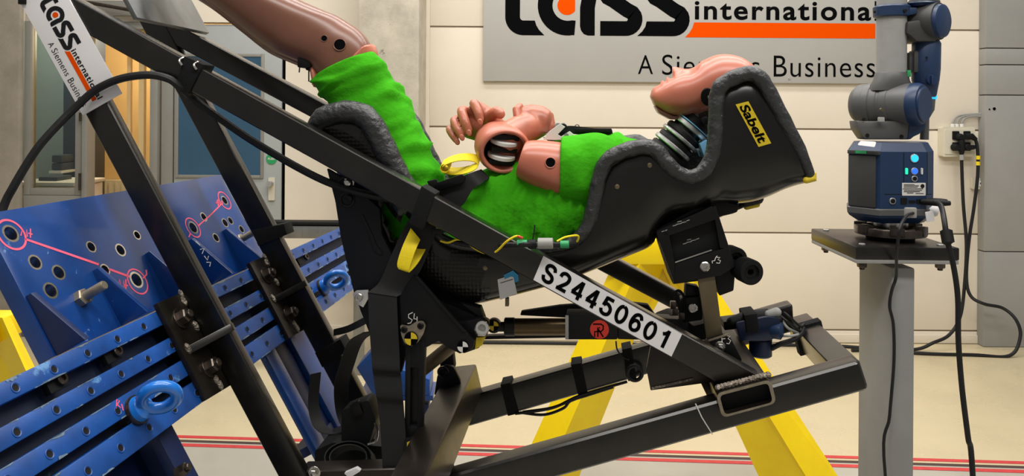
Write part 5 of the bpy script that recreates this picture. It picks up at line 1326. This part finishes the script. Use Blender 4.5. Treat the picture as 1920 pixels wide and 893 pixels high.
bm = NB(); prism(bm, rrect(Sq([(1062, 590), (1158, 590), (1158, 637), (1062, 637)], 1.695), .004), V * .05, .003); obj('body', bm, BLACKM, ac)
bm = NB(); prism(bm, Sq([(1158, 592), (1290, 600), (1290, 640), (1158, 637)], 1.70), V * .04, .003); obj('rear_body', bm, BLACK, ac)
bm = NB(); prism(bm, Sq([(1060, 592), (1066, 592), (1066, 637), (1060, 637)], 1.693), V * .002); obj('rim', bm, GREYP, ac)
bm = NB(); lathe(bm, S(1124, 618, 1.695), -V, [(0, .0205), (.0012, .0205)], 32); emb = obj('emblem', bm, REDP, ac)
bm = NB(); em = lambda x, y: S(x, y, 1.6933)
stroke(bm, [(1115, 632), (1115, 622), (1127, 622), (1131, 618), (1131, 611), (1127, 608), (1112, 608)], 2.4, em); stroke(bm, [(1121, 632), (1121, 615), (1125, 615)], 2.4, em); stroke(bm, [(1122, 618), (1131, 632)], 2.4, em); obj('emblem_letter', bm, BLACKP, emb, 0)
bm = NB(); lathe(bm, S(926, 611, 1.71), -V, [(-.01, .016), (.004, .016), (.006, .013)], 28); obj('rod_eye', bm, BLACK, ac)
target(ac, 926, 611, 1.703, .0115, SABY, BLACKP)
bm = NB(); prism(bm, Sq([(975, 592), (977, 585), (1050, 574), (1160, 566), (1215, 572), (1235, 600), (1235, 606)], 1.80), V * .02, .003); obj('top_plate', bm, BLACKM, ac)
bm = NB(); prism(bm, Sq([(905, 631), (960, 629), (1140, 629), (1140, 632), (905, 637)], 1.78), V * .02, .001); obj('lower_rod', bm, BLACK, ac)
# rod end nut and joint
jt = thing('seat_joint', 'silver nut and black joint arm left of the damper', 'joint', S(890, 660, 1.62))
bm = NB(); lathe(bm, S(904, 615, 1.62), -V, [(0, .0165), (.012, .0165), (.015, .013), (.015, .0075), (.008, .0075)], 6); obj('nut', bm, CHROME, jt)
bm = NB(); lathe(bm, S(904, 615, 1.604), -V, [(0, .0145), (.003, .0135), (.003, .0085), (0, .008)], 28); obj('washer', bm, ALU, jt)
bm = NB(); prism(bm, Sq([(856, 606), (900, 596), (916, 604), (914, 628), (898, 654), (870, 664), (848, 656)], 1.622), V * .03, .005); obj('joint_arm', bm, BLACK, jt)
bm = NB(); prism(bm, Sq([(893, 634), (910, 632), (904, 648), (890, 656)], 1.617), V * .006, .001); obj('yellow_mark', bm, SABY, jt)
target(jt, 868, 650, 1.592, .012, WHITE, BLACKP)
# front link: dog-bone, slotted bar and foot bracket
lk = thing('seat_link', 'black slotted upright link with silver head beside the hanging webbing', 'link', S(780, 885, 1.6))
bm = NB(); prism(bm, rrect(Sq([(750, 610), (766, 613), (780, 604), (792, 603), (798, 612), (794, 626), (784, 642), (772, 650), (758, 644), (752, 628)], 1.582), .004), V * .008, .002); obj('link_head', bm, STEELC, lk)
for x, y in ((789, 611), (758, 618)):
    bm = NB(); screw(bm, S(x, y, 1.582), -V, .007, .005); obj('bolt', bm, BLACK, lk)
target(lk, 771, 635, 1.581, .0145, SABY, BLACKP)
for q in ([(760, 646), (770, 646), (768, 822), (758, 822)], [(786, 640), (797, 634), (791, 822), (781, 822)], [(768, 646), (788, 640), (788, 690), (768, 690)], [(766, 800), (784, 800), (784, 822), (766, 822)]):
    bm = NB(); prism(bm, Sq(q, 1.592), V * .022, .002); obj('link_bar', bm, BLACKM, lk)
bm = NB(); prism(bm, Sq([(766, 685), (788, 685), (786, 805), (764, 805)], 1.606), V * .004); obj('link_web', bm, BLACK, lk)
bm = NB(); prism(bm, rrect(Sq([(757, 826), (780, 816), (796, 824), (814, 868), (806, 890), (756, 890)], 1.575), .006), V * .03, .003); obj('foot_bracket', bm, BLACK, lk)
bm = NB(); prism(bm, Sq([(763, 840), (763, 830), (777, 824), (781, 838)], 1.5745), V * .001); obj('yellow_mark', bm, SABY, lk)
bm = NB(); prism(bm, Sq([(762, 852), (763, 840), (772, 839), (771, 851)], 1.5745), V * .001); obj('yellow_mark', bm, SABY, lk)
writing([[(783, 851), (780, 838), (790, 837)], [(781, 844), (788, 843)], [(791, 838), (792, 847), (799, 845)], [(797, 839), (798, 853)]], 1.6, 1.5735, 'chalk_writing', lk)
rod('cross_pin', 776, 706, 850, 646, 1.74, .016, OLIVE, lk)
# clevis standing on the corner tube
cv = thing('clevis', 'black clevis with bolt standing on the corner tube', 'bracket', S(838, 740, 1.85))
bm = NB(); prism(bm, rrect(Sq([(814, 742), (820, 704), (834, 684), (850, 688), (862, 712), (866, 742)], 1.84), .006), V * .012, .002); obj('cheek', bm, BLACK, cv)
bm = NB(); prism(bm, rrect(Sq([(814, 742), (820, 704), (834, 684), (850, 688), (862, 712), (866, 742)], 1.90), .006), V * .012, .002); obj('cheek', bm, BLACK, cv)
bm = NB(); prism(bm, Sq([(824, 700), (826, 660), (848, 652), (852, 690), (846, 706)], 1.862), V * .03, .004); obj('tongue', bm, BLACKM, cv)
bm = NB(); screw(bm, S(831, 698, 1.84), -V, .011, .008); obj('bolt', bm, BLACK, cv)
bm = NB(); torus(bm, S(831, 698, 1.84), -V, .013, .002, 24, 8); obj('washer', bm, BOLT, cv)
# brackets at the foot of the support bar
bk = thing('bar_bracket', 'black bracket with white writing at the foot of the olive bar', 'bracket', S(1345, 690, 1.66))
bm = NB(); prism(bm, rrect(Sq([(1322, 640), (1366, 627), (1392, 676), (1380, 690), (1330, 690)], 1.640), .005), V * .016, .002); obj('plate', bm, BLACK, bk)
bm = NB(); prism(bm, Sq([(1321, 641), (1366, 626), (1367, 629), (1322, 644)], 1.638), V * .006, .001); obj('plate_edge', bm, STEELC, bk)
bm = NB(); hexbolt(bm, S(1350, 650, 1.640), -V, .0085, .008, .011); obj('bolt', bm, CHROME, bk)
writing([[(1354, 641), (1353, 631), (1361, 629)], [(1353, 636), (1360, 635)], [(1363, 630), (1369, 631), (1365, 635), (1370, 639), (1367, 645), (1362, 644)]], 1.6, 1.6385, 'chalk_writing', bk)
ck = thing('hinge_clamp', 'black hinge clamp with bolt left of the olive bar', 'clamp', S(1297, 606, 1.72))
bm = NB(); prism(bm, rrect(Sq([(1276, 560), (1314, 556), (1318, 600), (1280, 606)], 1.70), .005), V * .03, .003); obj('cheek', bm, BLACK, ck)
bm = NB(); screw(bm, S(1299, 577, 1.70), -V, .010, .006); obj('bolt', bm, CHROME, ck)
for pts in ([(1264, 552), (1272, 545), (1282, 556), (1284, 580)], [(1262, 560), (1268, 556), (1274, 566), (1276, 590)]):
    bm = NB(); tube(bm, catmull([S(x, y, 1.70) for x, y in pts], 4), .0032, 8); obj('wire_bow', bm, BLACK, ck)
for (x, y) in ((1262, 572), (1278, 592), (1266, 584)):
    bm = NB(); box(bm, S(x, y, 1.70), U * .006, V * .008, Z * .008, .002); obj('lug', bm, BOLT, ck)
bm = NB(); prism(bm, rrect(Sq([(1232, 600), (1258, 590), (1280, 594), (1300, 612), (1330, 604), (1334, 650), (1240, 650)], 1.73), .006), V * .06, .004); obj('base', bm, BLACKM, ck)
bm = NB(); prism(bm, Sq([(1286, 534), (1310, 538), (1316, 566), (1284, 566)], 1.71), V * .03, .003); obj('neck', bm, BLACK, ck)
# steel angle behind the bracket
# blue sensor unit hung from the cross tube
su = thing('sensor_unit', 'dark blue sensor unit with black strap left of the right cross tube', 'sensor', S(1425, 668, 1.80))
bm = NB(); prism(bm, rrect(Sq([(1378, 606), (1440, 594), (1462, 598), (1466, 630), (1440, 640), (1388, 640)], 1.78), .008), V * .06, .005); obj('housing', bm, mat('navy_metal', (12, 28, 58), .3, .3, coat=.3), su)
c = S(1426, 640, 1.81); bm = NB(); lathe(bm, c, Z, [(-.034, .022), (-.031, .0255), (.005, .0255), (.01, .02)], 32); obj('canister', bm, mat('navy_metal', (12, 28, 58)), su)
bm = NB(); lathe(bm, S(1456, 620, 1.79), (U - V * .5), [(-.012, .017), (-.008, .019), (.01, .019), (.014, .012)], 28); obj('end_cap', bm, ARMB, su)
bm = NB(); prism(bm, Sq([(1396, 592), (1420, 588), (1424, 622), (1400, 626)], 1.775), V * .07, .003); obj('strap', bm, VELC, su)
bm = NB(); capsule(bm, [S(1372, 604, 1.80), S(1400, 596, 1.81), S(1438, 592, 1.81), S(1458, 600, 1.80)], [.012, .016, .016, .012]); obj('wrapped_top', bm, BLACKM, su)
bm = NB(); capsule(bm, [S(1440, 590, 1.80), S(1456, 586, 1.80)], [.009, .011]); obj('grey_plug', bm, GREYP, su)
bm = NB(); prism(bm, rrect(Sq([(1356, 604), (1390, 600), (1392, 616), (1358, 620)], 1.80), .004), V * .05, .003); obj('arm', bm, BLACK, su)
SC('sensor_cable', [(1446, 654, 1.80), (1462, 646, 1.80), (1486, 638, 1.80), (1500, 628, 1.82), (1506, 616, 1.86)], .006, RUBBER, 'thick black cable from the blue sensor unit to the cross tube')
for i, (a, b, c_) in enumerate((((1462, 592), (1480, 606), (1502, 622)), ((1466, 600), (1478, 616), (1500, 625)), ((1464, 630), (1484, 630), (1502, 626)), ((1470, 586), (1484, 598), (1500, 612)))):
    SC('sensor_wire', [(*a, 1.80), (*b, 1.79), (*c_, 1.83), (c_[0] + 8, c_[1] - 4, 1.88)], .003, GREYP if i == 1 or i == 2 else RUBBER, ['upper black wire looping from the blue sensor to the cross tube strap', 'upper grey wire looping from the blue sensor to the cross tube strap', 'lower grey wire looping from the blue sensor to the cross tube strap', 'topmost black wire from the grey plug to the cross tube'][i], 'wire')
# cables tied under the rear rail
for i, pts in enumerate(([(966, 776), (1000, 772), (1040, 764), (1080, 745), (1120, 732), (1176, 716)], [(975, 774), (1020, 778), (1056, 766), (1070, 752), (1100, 742), (1150, 726)], [(980, 773), (1030, 766), (1060, 756), (1090, 744)], [(1155, 640), (1157, 655), (1166, 668), (1180, 676)])):
    SC('loose_cable', [(x, y, SR - .035) for x, y in pts], .0035 if i < 3 else .002, RUBBER, ['longest black cable tied below the rear lower rail', 'sagging black cable below the rear lower rail', 'short black cable close under the rear lower rail', 'thin black wire from the damper to the rear lower rail'][i])
# loose belts and parts heaped in the corner below the webbing
lbm = thing('loose_belt', 'thin black belt running from the rear upright to the seat bracket', 'strap', S(650, 640, 1.9))
bm = NB(); ribbon(bm, catmull([S(626, 624, 1.98), S(650, 618, 1.9), S(672, 608, 1.8), S(690, 598, 1.70)], 5), Z * .018, .002); obj('webbing', bm, WEB, lbm, 60)
lbm = thing('loose_belt', 'black belt curving down from the seat bracket into the corner heap', 'strap', S(640, 800, 1.8))
bm = NB(); ribbon(bm, catmull([S(696, 622, 1.66), S(668, 640, 1.7), S(652, 680, 1.75), S(640, 730, 1.8), S(650, 790, 1.8), S(690, 830, 1.7)], 6), U * .03 + V * .02, .002); obj('webbing', bm, WEB, lbm, 60)
lbm = thing('loose_belt', 'black belt sagging beside the blue leg into the corner heap', 'strap', S(610, 830, 1.85))
bm = NB(); ribbon(bm, catmull([S(592, 700, 1.9), S(588, 760, 1.88), S(600, 800, 1.85), S(630, 812, 1.8), S(680, 800, 1.75)], 6), U * .02 + V * .02, .002); obj('webbing', bm, WEB, lbm, 60)
cr = thing('belt_coil', 'coil of black belt lying at the foot of the sled corner', 'strap', S(655, 893, 1.7))
bm = NB(); c = S(655, 862, 1.66); n_ = 40
ribbon(bm, [c + (U * math.cos(R(t)) + (Z * .45 + V * .5) * math.sin(R(t))) * (.055 - t * .00003) for t in range(0, 700, 14)], (V * .8 - Z * .6) * .045, .0025); obj('webbing', bm, WEB, cr, 60)
hp_ = thing('buckle_block', 'black buckle block among the loose belts left of the webbing', 'buckle', S(665, 830, 1.72))
bm = NB(); prism(bm, rrect(Sq([(640, 770), (690, 750), (705, 790), (690, 840), (640, 840)], 1.68), .008), V * .05, .004); obj('housing', bm, BLACKM, hp_)
bm = NB(); prism(bm, rrect(Sq([(655, 762), (672, 752), (680, 775), (662, 785)], 1.672), .003), V * .01, .002); obj('release_tab', bm, BLACK, hp_)
bm = NB(); tube(bm, catmull([S(703, 793, 1.66), S(708, 810, 1.66), S(704, 828, 1.66), S(690, 834, 1.66)], 4), .0028, 8); obj('wire_ring', bm, CHROME, hp_)
bb = thing('floor_bracket', 'black lower seat rail bracket at the bottom behind the near upright', 'bracket', S(640, 893, 1.75))
bm = NB(); prism(bm, rrect(Sq([(590, 845), (625, 830), (720, 838), (740, 880), (740, 930), (590, 930)], 1.72), .006), V * .12, .004); obj('body', bm, BLACKM, bb)
bm = NB(); prism(bm, rrect(Sq([(645, 888), (668, 878), (676, 884), (655, 897)], 1.56), .002), V * .01, .001); obj('white_tip', bm, PAPER, bb)
bm = NB(); hexbolt(bm, S(590, 886, 1.57), -V, .009, .008, .013); obj('bolt', bm, CHROME, bb)
